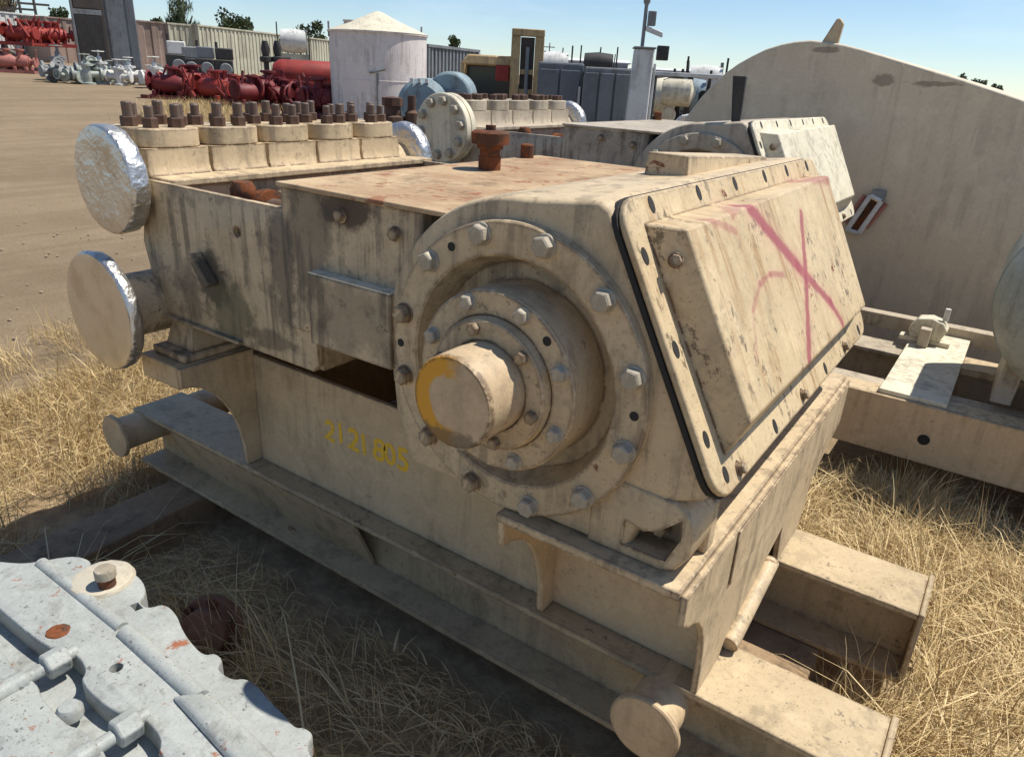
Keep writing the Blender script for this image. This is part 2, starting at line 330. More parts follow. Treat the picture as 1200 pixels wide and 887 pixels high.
def holed(outer, holes, ax, a, b, depth=None, ch=0.0):
    """plate with blind holes: outline + hole outlines in 2D, from a (front, holed) to b (back), front edge rounded by ch"""
    def mk(p, t): return {'x': (t, p[0], p[1]), 'y': (p[0], t, p[1]), 'z': (p[0], p[1], t)}[ax]
    mb = MB(); sg = 1 if b > a else -1
    def ring(poly, t): k = len(mb.v); mb.v += [mk(p, t) for p in poly]; return list(range(k, k+len(poly)))
    def band(r0, r1):
        n = len(r0)
        for i in range(n): mb.f.append((r0[i], r0[(i+1) % n], r1[(i+1) % n], r1[i]))
    steps = [(1-math.sin(x_), 1-math.cos(x_)) for x_ in (math.pi/2*k/4 for k in range(5))] if ch else [(0, 0)]
    rings = [ring(inset(outer, ch*u) if ch and u > 1e-6 else outer, a + sg*ch*v) for u, v in steps]
    front = inset(outer, ch) if ch else outer
    for r0, r1 in zip(rings[:-1], rings[1:]): band(r0, r1)
    bk = ring(outer, b); band(rings[-1], bk); mb.f.append(tuple(bk))
    dd = depth if depth is not None else b; allv = list(rings[0])
    for h in holes:
        hv = ring(h, a); lo = ring(h, dd); band(hv, lo); mb.f.append(tuple(lo)); allv += hv
    for tri in geometry.tessellate_polygon([[Vector((p_[0], p_[1], 0)) for p_ in pl_] for pl_ in [front] + list(holes)]):
        mb.f.append(tuple(allv[i_] for i_ in tri))
    return mb
def circle(cx, cz, r, n=20): return [(cx + r*math.cos(2*math.pi*k/n), cz + r*math.sin(2*math.pi*k/n)) for k in range(n)]
def arc(cx, cz, r, a0, a1, n): return [(cx + r*math.cos(R(a0+(a1-a0)*k/n)), cz + r*math.sin(R(a0+(a1-a0)*k/n))) for k in range(n+1)]
def hexbolt(r, h, wr=None, up='y'):    # head towards -Y (or +Z)
    mb = MB()
    if wr: mb.lathe([(wr, 0), (wr, -h*.16), (wr*.97, -h*.2)], (0, 0, 0), 'y', 20)
    mb.lathe([(r, -h*.15), (r, -h*.86), (r*.84, -h), (0, -h)], (0, 0, 0), 'y', 6)
    if up == 'z':
        mb.v = [(x_, z_, -y_) for x_, y_, z_ in mb.v]
    return mb
def meshmat(mb, name, m, smooth=30):
    me = mb.mesh(name, (0, 0, 0))
    if smooth: me.shade_smooth(); me.set_sharp_from_angle(angle=R(smooth))
    me.materials.append(M[m]); return me
BM = {'flange': meshmat(hexbolt(.0245, .027, .028), 'bolt_head', 'galv'), 'flange_tan': meshmat(hexbolt(.0245, .027, .028), 'bolt_head', 'tan'),
      'mid': meshmat(hexbolt(.0185, .02, .021), 'bolt_head', 'galv'), 'hub': meshmat(hexbolt(.016, .018, .0), 'bolt_head', 'tan'),
      'small': meshmat(hexbolt(.014, .014, .017), 'bolt_head', 'tan'), 'cover': meshmat(hexbolt(.014, .016, .017, 'z'), 'bolt_head', 'tan_dirty')}
def studmesh():
    mb = MB(); mb.lathe([(.028, 0), (.028, .030), (.025, .033), (.0, .0331)], (0, 0, 0), 'z', 6); return mb
BM['nut'] = meshmat(studmesh(), 'nut', 'nut_rust')
BM['stud'] = meshmat(MB().lathe([(.0165, 0), (.0165, .072), (.014, .076), (0, .076)], (0, 0, 0), 'z', 12), 'stud', 'stud_steel')

# ------------------------------------------------------------------ background point helper: direction through a pixel, at a ground distance
def P(px, py, D):
    r = m3 @ Vector((px-600, 443.5-py, -850)); k = D/math.hypot(r.x, r.y)
    return Vector((r.x*k, r.y*k, CH + r.z*k))
def ground_z(x, y):
    d = math.hypot(x, y); return min(1.3, max(0.0, .02*(d-12)) * min(1.0, max(0.0, (d-12)/14)+.0001))

# ------------------------------------------------------------------ ground
def build_ground():
    xs = np.concatenate([[-1500, -700, -350, -200], np.arange(-120, -20, 4), np.arange(-20, -8, 1.0), np.arange(-8, 8, .2), np.arange(8, 20, 1.0), np.arange(20, 121, 4), [200, 350, 700, 1500]])
    X, Y = np.meshgrid(xs, xs, indexing='ij')
    d = np.hypot(X, Y)
    Z = np.minimum(1.3, np.maximum(0, .02*(d-12))*np.clip((d-12)/14, 0, 1))
    wv = np.zeros_like(X)
    for k in range(14):
        f = rng.uniform(.5, 5); a = rng.uniform(0, 6.28); wv += np.sin(f*(X*np.cos(a)+Y*np.sin(a))+rng.uniform(0, 6.28))/f**.8
    Z = Z + wv*.0055*(d < 120)
    n = len(xs); idx = np.arange(n*n).reshape(n, n)
    fs = np.stack([idx[:-1, :-1], idx[1:, :-1], idx[1:, 1:], idx[:-1, 1:]], -1).reshape(-1, 4)
    me = bpy.data.meshes.new('ground'); me.from_pydata(np.stack([X, Y, Z], -1).reshape(-1, 3).tolist(), [], fs.tolist())
    me.shade_smooth(); me.materials.append(M['ground'])
    o = bpy.data.objects.new('ground', me); col.objects.link(o); tag(o, 'dusty brown dirt yard with tyre tracks', None, None, 'structure')
build_ground()

# ------------------------------------------------------------------ the pump
U_T = Vector((.467, 0, -.885)); U_N = Vector((.885, 0, .467)); U_P0 = Vector((-.670, 1.38, 1.677))
BX, BZ = -.907, 1.283
def gusset_poly(y0, z_top, z_bot=.438, yweb=1.62):
    pts = [(yweb, z_top), (y0, z_top), (y0, z_top-.075)]
    for k in range(1, 11):
        a = k/10*math.pi/2
        pts.append((y0 + (1.545-y0)*math.sin(a)**1.0, z_bot + .02 + (z_top-.075-z_bot-.02)*math.cos(a)))
    return pts + [(1.55, z_bot), (yweb, z_bot)]
def runner(mb, y0, y1, x0, x1, z0=.15, z1=.435):
    yc = (y0+y1)/2
    mb.prism([(y0, z0), (y1, z0), (y1, z0+.022), (yc+.008, z0+.026), (yc+.008, z1-.026), (y1, z1-.022), (y1, z1), (y0, z1), (y0, z1-.022), (yc-.008, z1-.026), (yc-.008, z0+.026), (y0, z0+.022)], 'x', x0, x1)

def build_pump(off, pal, first, label):
    """everything is laid out in the first pump's place; off moves the whole unit"""
    root = thing('plunger_pump', (-1.45, 2.05, .15), label, 'pump')
    T_, TD, TS, TR_ = pal['main'], pal['dirty'], pal['skid'], pal['runner']
    # --- skid
    sk = MB()
    sk.box(-2.30, -.397, 1.612, 1.632, .4375, .90); sk.box(-2.30, -.397, 2.448, 2.468, .4375, .90)
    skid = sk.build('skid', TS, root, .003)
    xr = .068 if first else 1.7
    for y0 in (1.535, 2.287):
        mb = MB(); runner(mb, y0, y0+.25, -3.14, xr); mb.build('runner', TR_, skid, .003)
    MB().hull8([(-2.86, 1.640, .174), (-1.69, 1.640, .174), (-1.69, 1.650, .174), (-2.86, 1.650, .174)], [(-2.86, 1.537, .412), (-1.69, 1.537, .412), (-1.69, 1.547, .412), (-2.86, 1.547, .412)]).build('side_plate', TR_, skid)
    if first:
        for y0 in (1.535, 2.287): MB().box(.069, .086, y0-.004, y0+.258, .147, .441).build('end_cap', TR_, skid, .004)
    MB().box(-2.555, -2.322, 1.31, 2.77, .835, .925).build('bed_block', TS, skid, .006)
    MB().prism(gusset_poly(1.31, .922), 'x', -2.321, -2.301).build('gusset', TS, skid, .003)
    MB().box(-.902, -.396, 1.305, 2.975, .886, .911).build('bed_flange', T_, skid, .004)
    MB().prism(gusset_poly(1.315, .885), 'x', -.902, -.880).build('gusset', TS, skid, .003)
    ep = [(2.97, .905), (1.306, .905), (1.306, .825)] + [(1.306+.225*math.sin(k/8*math.pi/2), .44+.36*math.cos(k/8*math.pi/2)**.8) for k in range(1, 9)] + [(1.55, .438), (1.70, .438), (1.73, .475), (2.23, .60), (2.272, .438), (2.545, .438), (2.60, .62), (2.97, .72)]
    MB().prism(ep, 'x', -.395, -.377).build('end_plate', T_, skid, .003)
    MB().box(-.3765, -.371, 1.640, 2.90, .735, .903).build('doubler_plate', T_, skid, .003)
    MB().cyl((-.366, 1.745, .462), (-.366, 2.10, .545), .027, 18).build('cross_pipe', T_, skid)
    for x, z, y in ((-3.09, .352, 1.425), (-.465, .362, 1.425)):
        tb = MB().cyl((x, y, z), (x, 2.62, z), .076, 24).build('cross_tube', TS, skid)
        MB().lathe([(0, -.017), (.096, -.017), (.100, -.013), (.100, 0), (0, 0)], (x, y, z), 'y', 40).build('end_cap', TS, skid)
    MB().box(-2.300, -2.286, 1.633, 2.447, .44, .90).build('gap_blocker', TS, skid)  # added wall, closes off bright ground so the gap reads dark
    MB().box(-2.30, -.91, 2.66, 2.675, .70, 1.188).build('rear_light_blocker', TS, skid)  # added plate on the unseen far side, blocks light into the gap
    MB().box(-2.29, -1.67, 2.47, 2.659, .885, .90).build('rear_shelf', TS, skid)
    # --- writing painted on the skid web
    if first:
        vs = []; fs = []
        for i, chh in enumerate('2121805'):
            cu = bpy.data.curves.new('digits', 'FONT'); cu.body = chh; cu.size = .120*random.uniform(.92, 1.06); cu.offset = .003; cu.resolution_u = 4
            to = bpy.data.objects.new('t', cu); col.objects.link(to); dg = bpy.context.evaluated_depsgraph_get()
            me = bpy.data.meshes.new_from_object(to.evaluated_get(dg)); bpy.data.objects.remove(to)
            mt = Matrix.Translation((i*.061 + random.uniform(-.003, .003), random.uniform(-.006, .006), 0)) @ Matrix.Rotation(random.uniform(-.16, .10), 4, 'Z')
            k0 = len(vs); vs += [mt @ v.co for v in me.vertices]; fs += [tuple(k0 + i_ for i_ in p_.vertices) for p_ in me.polygons]
        me = bpy.data.meshes.new('painted_number'); me.from_pydata([(v.x, 0, v.y) for v in vs], [], fs)
        wr = finish('painted_number', me, 'yellow', skid, smooth=0); wr.location = Vector((-1.905, 1.6112, .672)) - ORG - skid.location
        wr['label'] = 'yellow hand-painted number on the skid side'
    # --- power end casing
    cov = [(-.38, 1.128), (-.686, 1.706)]
    pr = [(-1.24, .9125), (-.56, .9125), (-.535, 1.00), (-.475, 1.085)] + cov + [(-.715, 1.722), (-.80, 1.712)] + arc(BX, BZ, .42, 88, 196, 18) + [(-1.30, 1.06)]
    cs = holed(pr, [circle(BX, BZ, .305, 56)], 'y', 1.355, 2.89, depth=1.47, ch=.03).build('power_end_casing', T_, root, 0, 4, 50)
    ft = [(-.66, .9125), (-.468, .9125), (-.432, .928), (-.408, .965), (-.400, 1.02), (-.402, 1.055), (-.425, 1.085), (-.455, 1.10), (-.60, 1.105), (-.66, 1.055)]
    pocket = [(-.566, 1.008), (-.52, .998), (-.485, 1.012), (-.432, 1.062), (-.428, 1.015), (-.458, .942), (-.570, .940)]
    fo = holed(ft, [pocket], 'y', 1.350, 1.475, depth=1.44, ch=.012).build('casing_foot', T_, root, 0, 3, 50)
    MB().box(-.553, -.405, 1.476, 1.53, .913, 1.05).build('foot_web', T_, root, .008)
    inst('bolt', BM['flange_tan'], fo, (-.505, 1.429, .975), scale=.8)
    # bearing housing
    bh = MB().lathe([(.40, .085), (.385, .02), (.376, .012), (.376, .0), (.368, -.062), (.364, -.066), (.292, -.066), (.287, -.062), (.268, .0), (.262, .012), (.222, .014), (.222, -.118), (.217, -.124), (.165, -.124), (.163, -.118), (.163, -.128), (.158, -.147), (.154, -.150), (.112, -.150), (.110, -.140)], (BX, 1.396, BZ), 'y', 96)
    bh = bh.build('bearing_housing', T_, root, 0, smooth=25)
    for k in range(12):
        a = R(15+30*k + random.uniform(-.6, .6)); nm = 'flange' if k not in (5, 6, 7, 8) else 'flange_tan'
        inst('bolt', BM[nm], bh, (BX+.339*math.cos(a), 1.3305, BZ+.339*math.sin(a)), (0, random.uniform(0, 1), 0))
    for k in range(8):
        a = R(22.5+45*k); inst('bolt', BM['mid'], bh, (BX+.196*math.cos(a), 1.2725, BZ+.196*math.sin(a)), (0, random.uniform(0, 1), 0))
    for k in range(6):
        a = R(45+60*k); inst('bolt', BM['hub'], bh, (BX+.138*math.cos(a), 1.2465, BZ+.138*math.sin(a)), (0, random.uniform(0, 1), 0))
    hm = MB().lathe([(.011, 0), (.011, -.0012), (0, -.0012)], (0, 0, 0), 'y', 14)
    if first:
        if 'hole' not in BM: BM['hole'] = meshmat(hm, 'jacking_hole', 'gap')  # flat black disc, the hole's darkness is its colour
        for a, r, y in ((0, .339, 1.3298), (180, .343, 1.3298), (122, .334, 1.3298), (44.5, .198, 1.2718)):
            inst('jacking_hole', BM['hole'], bh, (BX+r*math.cos(R(a)), y, BZ+r*math.sin(R(a))))
    # shaft (own origin at hub face for the end paint)
    MB().lathe([(.109, 0), (.109, -.128), (.105, -.137), (.060, -.1385), (0, -.1385)], (BX, 1.258, BZ), 'y', 64).build('crankshaft_end', pal['shaft'], root, 0, smooth=40, at=(BX, 1.258, BZ))
    # inspection cover: own frame (u down the slope, v along Y, h out)
    def cov_obj(name, mb, m, parent, bevel=0, seg=2):
        me = mb.mesh(name, (0, 0, 0)); o = finish(name, me, m, parent, bevel, seg, 30)
        mt = Matrix((U_T, (0, 1, 0), U_N)).transposed().to_4x4(); mt.translation = U_P0 - ORG
        if parent is root: o.matrix_basis = mt
        return o
    def rrect(u0, u1, v0, v1, r, n=5):
        p = []
        for cu_, cv_, a0 in ((u1-r, v1-r, 0), (u0+r, v1-r, 90), (u0+r, v0+r, 180), (u1-r, v0+r, 270)):
            p += [(cu_ + r*math.cos(R(a0+90*k/n)), cv_ + r*math.sin(R(a0+90*k/n))) for k in range(n+1)]
        return p
    gk = MB().prism(rrect(-.050, .635, -.034, 1.534, .073), 'z', -.008, .004)
    gk = cov_obj('gasket', gk, 'gap', root)
    cb = MB()
    fl = rrect(-.046, .630, -.030, 1.530, .07); n = len(fl)
    cb.prism(fl, 'z', .0045, .022)
    base = [(.015, .048), (.550, .062), (.550, 1.42), (.015, 1.43)]; topq = [(.058, .074), (.490, .072), (.497, 1.285), (.040, 1.31)]
    cb.add([(a, b, .0225) for a, b in base] + [(a, b, .100) for a, b in topq], [(4, 5, 6, 7), (0, 1, 5, 4), (1, 2, 6, 5), (2, 3, 7, 6), (3, 0, 4, 7)])
    cvo = cov_obj('inspection_cover', cb, pal['cover'], root, .006, 3)
    hb = [(.08, .006), (.285, .004), (.489, .005), (.585, .04), (-.02, .112), (-.02, .385), (-.02, .65), (-.02, .915), (-.02, 1.15), (-.02, 1.40), (.6, .111), (.6, .39), (.6, .65), (.6, .92), (.6, 1.18), (.6, 1.42), (.10, 1.5), (.3, 1.5), (.5, 1.5)]
    if 'chole' not in BM: BM['chole'] = meshmat(MB().lathe([(.0135, 0), (.0135, .0012), (0, .0012)], (0, 0, 0), 'z', 14), 'bolt_hole', 'gap')  # black disc on the surface, paints the dark of an open hole
    for i, (u, v) in enumerate(hb):
        o = bpy.data.objects.new('bolt_hole', BM['chole']); col.objects.link(o); o.parent = cvo; o.location = (u, v, .0222); o.scale = (1.45, .9, 1)
        if i in (10, 12, 14): o2 = bpy.data.objects.new('bolt', BM['cover']); col.objects.link(o2); o2.parent = cvo; o2.location = (u, v, .0226)
    o = bpy.data.objects.new('bolt', BM['cover']); col.objects.link(o); o.parent = cvo; o.location = (.11, .058, .060); o.rotation_euler = (R(70), 0, 0)
    if first:
        MB().hull8([(-.925, 2.01, 1.690), (-.787, 2.00, 1.690), (-.79, 2.78, 1.690), (-.93, 2.78, 1.690)], [(-.920, 2.015, 1.766), (-.792, 2.006, 1.766), (-.80, 2.77, 1.722), (-.92, 2.77, 1.722)]).build('wedge_pad', T_, root, .004)
    # --- mid frame
    MB().box(-1.772, -1.225, 1.385, 2.74, 1.19, 1.6205).build('crosshead_frame', TD, root, .006)
    MB().box(-1.775, -1.04, 1.372, 2.755, 1.621, 1.634).build('top_plate', pal['top'], root, .003)
    MB().box(-1.625, -1.30, 1.342, 1.384, 1.185, 1.398).build('step_block', TD, root, .004)
    MB().box(-1.622, -1.303, 1.344, 1.383, 1.3985, 1.402).build('ledge_strip', 'cream', root)  # added pale strip, brightens the ledge top by colour
    for x, z in ((-1.519, 1.572), (-1.316, 1.552)): inst('bolt', BM['small'], root, (x, 1.3845, z), scale=1.25)
    vp = MB().lathe([(.040, 0), (.040, .045), (.036, .05), (.036, .07), (.046, .072), (.046, .085), (.066, .088), (.068, .125), (.058, .132), (.018, .134), (.018, .15), (0, .15)], (-1.589, 2.155, 1.634), 'z', 28)
    if first: vp.build('breather_cap', pal['vent'], root, 0, smooth=30)
    MB().lathe([(.028, 0), (.028, .05), (.022, .055), (0, .055)], (-1.74, 2.62, 1.634), 'z', 14).build('plug', 'rust', root)
    # --- fluid end cradle
    cp = [(-2.505, 1.555), (-1.70, 1.555), (-1.66, 1.53), (-1.655, 1.09), (-1.68, 1.062), (-2.02, 1.062), (-2.455, 1.075), (-2.48, 1.10), (-2.535, 1.20), (-2.565, 1.33)]
    hl = [circle(-2.006, 1.449, .018, 12)]
    pl = holed(cp, hl, 'y', 1.392, 1.412, depth=1.411, ch=.002).build('side_frame', TD, root, 0)
    MB().prism(cp, 'y', 2.68, 2.70).build('side_frame', TD, root, .003)
    MB().box(-2.46, -2.03, 1.376, 1.391, 1.066, 1.078).build('stiffener', TD, root, .002)
    MB().prism([(-2.24, 1.345), (-2.21, 1.35), (-2.13, 1.26), (-2.15, 1.245), (-2.205, 1.29)], 'y', 1.352, 1.391).build('pipe_stub', TD, root, .004)
    MB().box(-1.96, -1.657, 1.413, 2.679, 1.064, 1.189).build('floor_box', TD, root, .002)
    MB().box(-2.36, -1.66, 1.413, 2.679, 1.30, 1.315).build('drip_tray', pal['top'], root)
    fb = MB().box(-2.575, -2.385, 1.415, 2.675, 1.09, 1.54); fb.build('fluid_block', T_, root, .01)
    MB().box(-2.76, -2.365, 1.4125, 2.745, 1.541, 1.563).build('deck_plate', T_, root, .004)
    for k in range(5):
        y = 1.527 + .252*k
        MB().cyl((-2.384, y, 1.43), (-1.773, y, 1.43), .045, 20).build('plunger_rod', 'stud_steel', root)
        MB().lathe([(.075, 0), (.075, .06), (.05, .065)], (-2.385, y, 1.43), 'x', 24).build('gland', 'rust', root)
    MB().lathe([(.0, -.038), (.03, -.034), (.042, -.01), (.042, .012), (.03, .034), (0, .038)], (-2.135, 1.52, 1.545), 'z', 12).build('fill_plug', 'rust', root)
    MB().cyl((-2.135, 1.52, 1.46), (-2.135, 1.52, 1.515), .018, 10).build('plug_stem', 'rust', root)
    for k in range(5):
        y = 1.527 + .252*k; x = -2.622
        def ring(rx, ry, z, ex=9, n=40):
            out = []
            for q_ in range(n):
                a = 2*math.pi*q_/n; c_, s_ = math.cos(a), math.sin(a); k_ = (abs(c_)**ex + abs(s_)**ex)**(-1/ex)
                out.append((x + rx*k_*c_, y + ry*k_*s_, z))
            return out
        def stackrings(rs):
            mb = MB(); n = 40; vs_ = [p for r_ in rs for p in r_]
            fs_ = [(j*n+i, j*n+(i+1) % n, (j+1)*n+(i+1) % n, (j+1)*n+i) for j in range(len(rs)-1) for i in range(n)] + [tuple(range(n))[::-1], tuple((len(rs)-1)*n+i for i in range(n))]
            return mb.add(vs_, fs_)
        vc = stackrings([ring(.142, .1258, 1.5635, 14), ring(.135, .1258, 1.575, 14), ring(.131, .1258, 1.60, 14), ring(.130, .1258, 1.63, 14), ring(.130, .1258, 1.653, 14)])
        w2 = stackrings([ring(.128, .1235, 1.6532, 3), ring(.132, .1254, 1.657, 3), ring(.132, .1254, 1.713, 3), ring(.129, .122, 1.717, 3)])
        vc.add(w2.v, w2.f)
        vc = vc.build('valve_cover', T_, root, 0, smooth=30)
        for j in range(6):
            a = R(20+60*j + 7*k); p = (x+.088*math.cos(a), y+.088*math.sin(a), 1.7176)
            inst('nut', BM['nut'], vc, p, (0, 0, random.uniform(0, 1)))
            if first: inst('stud', BM['stud'], vc, (p[0], p[1], p[2]+.0005), (random.uniform(-.02, .02), random.uniform(-.02, .02), 0), random.uniform(.92, 1.08))
    # --- manifolds
    def foil_cap(c, r, dep, m):
        mb = MB(); prof = [(0, -.002)] + [(r*t, -.002 - random.uniform(0, .003)) for t in (.12, .25, .4, .55, .7, .85)] + [(r*.985, 0)]
        mb.lathe(prof, c, 'y', 64, .006); fo_ = mb.build('foil_cap', m, root, 0, smooth=60)
        MB().lathe([(r*.985, .0005), (r*1.01, .008), (r*1.02, dep*.3), (r*1.015, dep*.7), (r*1.0, dep), (r*.88, dep+.012)], c, 'y', 72, .012).build('foil_rim', 'foil', fo_, 0, smooth=60)
        return fo_
    xd, zd = -2.605, 1.545
    MB().cyl((xd, 1.36, zd-.04), (xd, 2.80, zd-.04), .12, 28).build('discharge_pipe', T_, root)
    if first:
        fc = foil_cap((xd, 1.300, zd), .180, .065, 'foil_mid'); fc['label'] = 'crumpled foil wrapped over the upper round flange'
    else:
        bf = MB().lathe([(.21, .06), (.21, .02), (.20, .018), (.20, .012), (.21, .01), (.21, -.03), (.205, -.035), (0, -.035)], (xd, 1.30, zd), 'y', 48).build('blind_flange', pal['flange'], root)
        for k in range(10):
            a = R(36*k+10); inst('bolt', BM['flange'], bf, (xd+.165*math.cos(a), 1.2655, zd+.165*math.sin(a)), scale=1.15)
    f2 = MB().lathe([(.10, -.07), (.15, -.06), (.168, -.05), (.172, .0), (.168, .006), (0, .006)], (xd+.02, 2.80, zd-.005), 'y', 48, .01).build('foil_cap', 'foil', root, 0, smooth=60)
    xs_, zs_ = -2.585, 1.100
    MB().cyl((xs_, 1.25, zs_), (xs_, 2.62, zs_), .115, 28).build('suction_pipe', TD, root)
    fc2 = foil_cap((xs_, 1.200, zs_), .210, .045, 'foil_flat'); fc2['label'] = 'flat foil sheet wrapped over the lower round flange'
    # --- pedestal
    pd = MB().hull8([(-2.50, 1.385, .958), (-2.335, 1.385, .958), (-2.335, 1.60, .958), (-2.50, 1.60, .958)], [(-2.475, 1.41, 1.061), (-2.36, 1.41, 1.061), (-2.36, 1.58, 1.061), (-2.475, 1.58, 1.061)])
    pd.build('pedestal', TD, root, .006)
    MB().box(-2.525, -2.325, 1.345, 1.63, .926, .957).build('pedestal_foot', TD, root, .006)
    MB().hull8([(-2.50, 2.46, .926), (-2.335, 2.46, .926), (-2.335, 2.66, .926), (-2.50, 2.66, .926)], [(-2.475, 2.49, 1.061), (-2.36, 2.49, 1.061), (-2.36, 2.64, 1.061), (-2.475, 2.64, 1.061)]).build('pedestal', TD, root, .006)
    if not first:
        MB().hull8([(-.80, 1.44, 1.69), (-.75, 1.42, 1.69), (-.75, 1.44, 1.69), (-.80, 1.46, 1.69)], [(-.83, 1.44, 1.93), (-.755, 1.42, 1.93), (-.755, 1.445, 1.93), (-.83, 1.465, 1.93)]).build('lifting_lug', 'dark', root, .003)
    root.location = Vector(root.location) + Vector(off)
    return root
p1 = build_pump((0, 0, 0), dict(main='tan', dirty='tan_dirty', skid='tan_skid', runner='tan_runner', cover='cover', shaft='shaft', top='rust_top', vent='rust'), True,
                'big tan plunger pump on its skid in front, red cross painted on its cover')
p2 = build_pump((-.54, 2.465, .07), dict(main='grey_tan', dirty='grey_grime', skid='grey_tan', runner='grey_tan', cover='cream', shaft='grey_tan', top='grey_tan', vent='grey_tan', flange='cream'), False,
                'pale plunger pump behind the front pump, plain cream cover and bolted round end plate')
loose()

# ------------------------------------------------------------------ timbers under the skid
def timber(x0, x1, y0, y1, z0, z1, rz, label):
    c = ((x0+x1)/2, (y0+y1)/2, z0)
    t = thing('timber_sleeper', c, label, 'timber', rz=rz)
    mb = MB(); n = 9
    ys = [y0+(y1-y0)*k/n for k in range(n+1)]
    jx = [random.uniform(-.007, .007) for _ in ys]; jz = [random.uniform(-.006, 0) for _ in ys]
    vs = []; fs = []
    for y, a, b in zip(ys, jx, jz): vs += [(x0+a, y, z0-.02), (x1-a, y, z0-.02), (x1-b, y, z1+b), (x0+b, y, z1+b*.5)]
    for k in range(n):
        for i in range(4): fs.append((4*k+i, 4*k+(i+1) % 4, 4*k+4+(i+1) % 4, 4*k+4+i))
    fs += [(3, 2, 1, 0), (4*n, 4*n+1, 4*n+2, 4*n+3)]
    mb.add(vs, fs).build('beam', 'wood', t, .008, smooth=0)
timber(-2.90, -2.66, .62, 2.95, 0, .1485, R(2), 'weathered timber sleeper under the far end of the front skid')
timber(-.47, -.18, 1.56, 2.95, 0, .1475, R(0), 'timber sleeper under the open end of the front skid')
timber(-1.15, -.92, 3.9, 5.5, 0, .2185, R(0), 'timber sleeper under the skid of the pale pump behind')
timber(.55, .80, 3.95, 5.3, 0, .2185, R(0), 'timber sleeper beneath the deck frame at the right edge')
timber(-3.05, -2.8, 4.0, 5.3, 0, .2185, R(0), 'timber sleeper under the fluid end of the pale pump')
loose()

# ------------------------------------------------------------------ deck frame at the right (sits along the pale pump's runners)
def deck():
    t = thing('deck_frame', (.1, 4.9, .508), 'tan steel deck frame with square openings behind the front pump, right edge', 'steel frame')
    f = MB()
    MB().box(-.62, 1.6, 3.915, 4.065, .507, .535).build('front_rail', 'tan', t, .003)
    MB().box(-.62, 1.6, 3.90, 3.914, .23, .535).build('front_web', 'tan_skid', t, .003)
    MB().box(-.36, -.045, 4.067, 5.26, .507, .545).build('cross_channel', 'cream', t, .004)
    MB().box(-.36, -.045, 3.93, 4.066, .536, .56).build('box_end', 'cream', t, .004)
    MB().box(-.043, 1.6, 4.62, 4.86, .507, .548).build('middle_rail', 'tan', t, .003)
    MB().box(-.95, 1.6, 5.262, 5.36, .507, .60).build('rear_rail', 'grey_tan', t, .003)
    MB().lathe([(.028, 0), (.028, -.002), (0, -.002)], (-.10, 3.899, .36), 'y', 20).build('hole', 'gap', t)  # black disc paints the dark opening on the web
    # clamp on the channel
    c = thing('pipe_clamp', (-.27, 5.0, .546), 'pale bracket clamp with a bolt standing on the deck channel', 'clamp')
    MB().prism([(-.36, .576), (-.20, .576), (-.17, .646), (-.20, .691), (-.27, .711), (-.34, .696), (-.38, .626)], 'y', 4.945, 5.06).build('body', 'cream', c, .008)
    MB().cyl((-.20, 5.0, .70), (-.20, 5.0, .775), .016, 10).build('bolt', 'white', c)
    MB().box(-.31, -.25, 4.86, 4.93, .547, .66).build('strut', 'grey_tan', c, .004)
    MB().box(-.42, -.14, 4.95, 5.03, .547, .575).build('base_plate', 'cream', c, .004)
deck(); loose()
def side_vessel():
    t = thing('motor_drum', (.48, 4.2, .55), 'pale grey-green round drum standing on the deck at the right edge', 'drum')
    MB().lathe([(0, -.10), (.20, -.09), (.36, -.06), (.43, -.02), (.462, .03), (.47, .05), (.476, .052), (.476, .075), (.47, .078), (.47, .78), (.40, .84), (0, .86)], (.475, 4.05, 1.115), 'y', 72).build('shell', 'pale_rim', t, 0, smooth=40)
    for x in (.12, .70): MB().hull8([(x, 4.16, .549), (x+.09, 4.16, .549), (x+.09, 4.70, .549), (x, 4.70, .549)], [(x+.02, 4.16, .88), (x+.11, 4.16, .88), (x+.11, 4.70, .88), (x+.02, 4.70, .88)]).build('saddle', 'grey_tan', t, .004)
side_vessel(); loose()

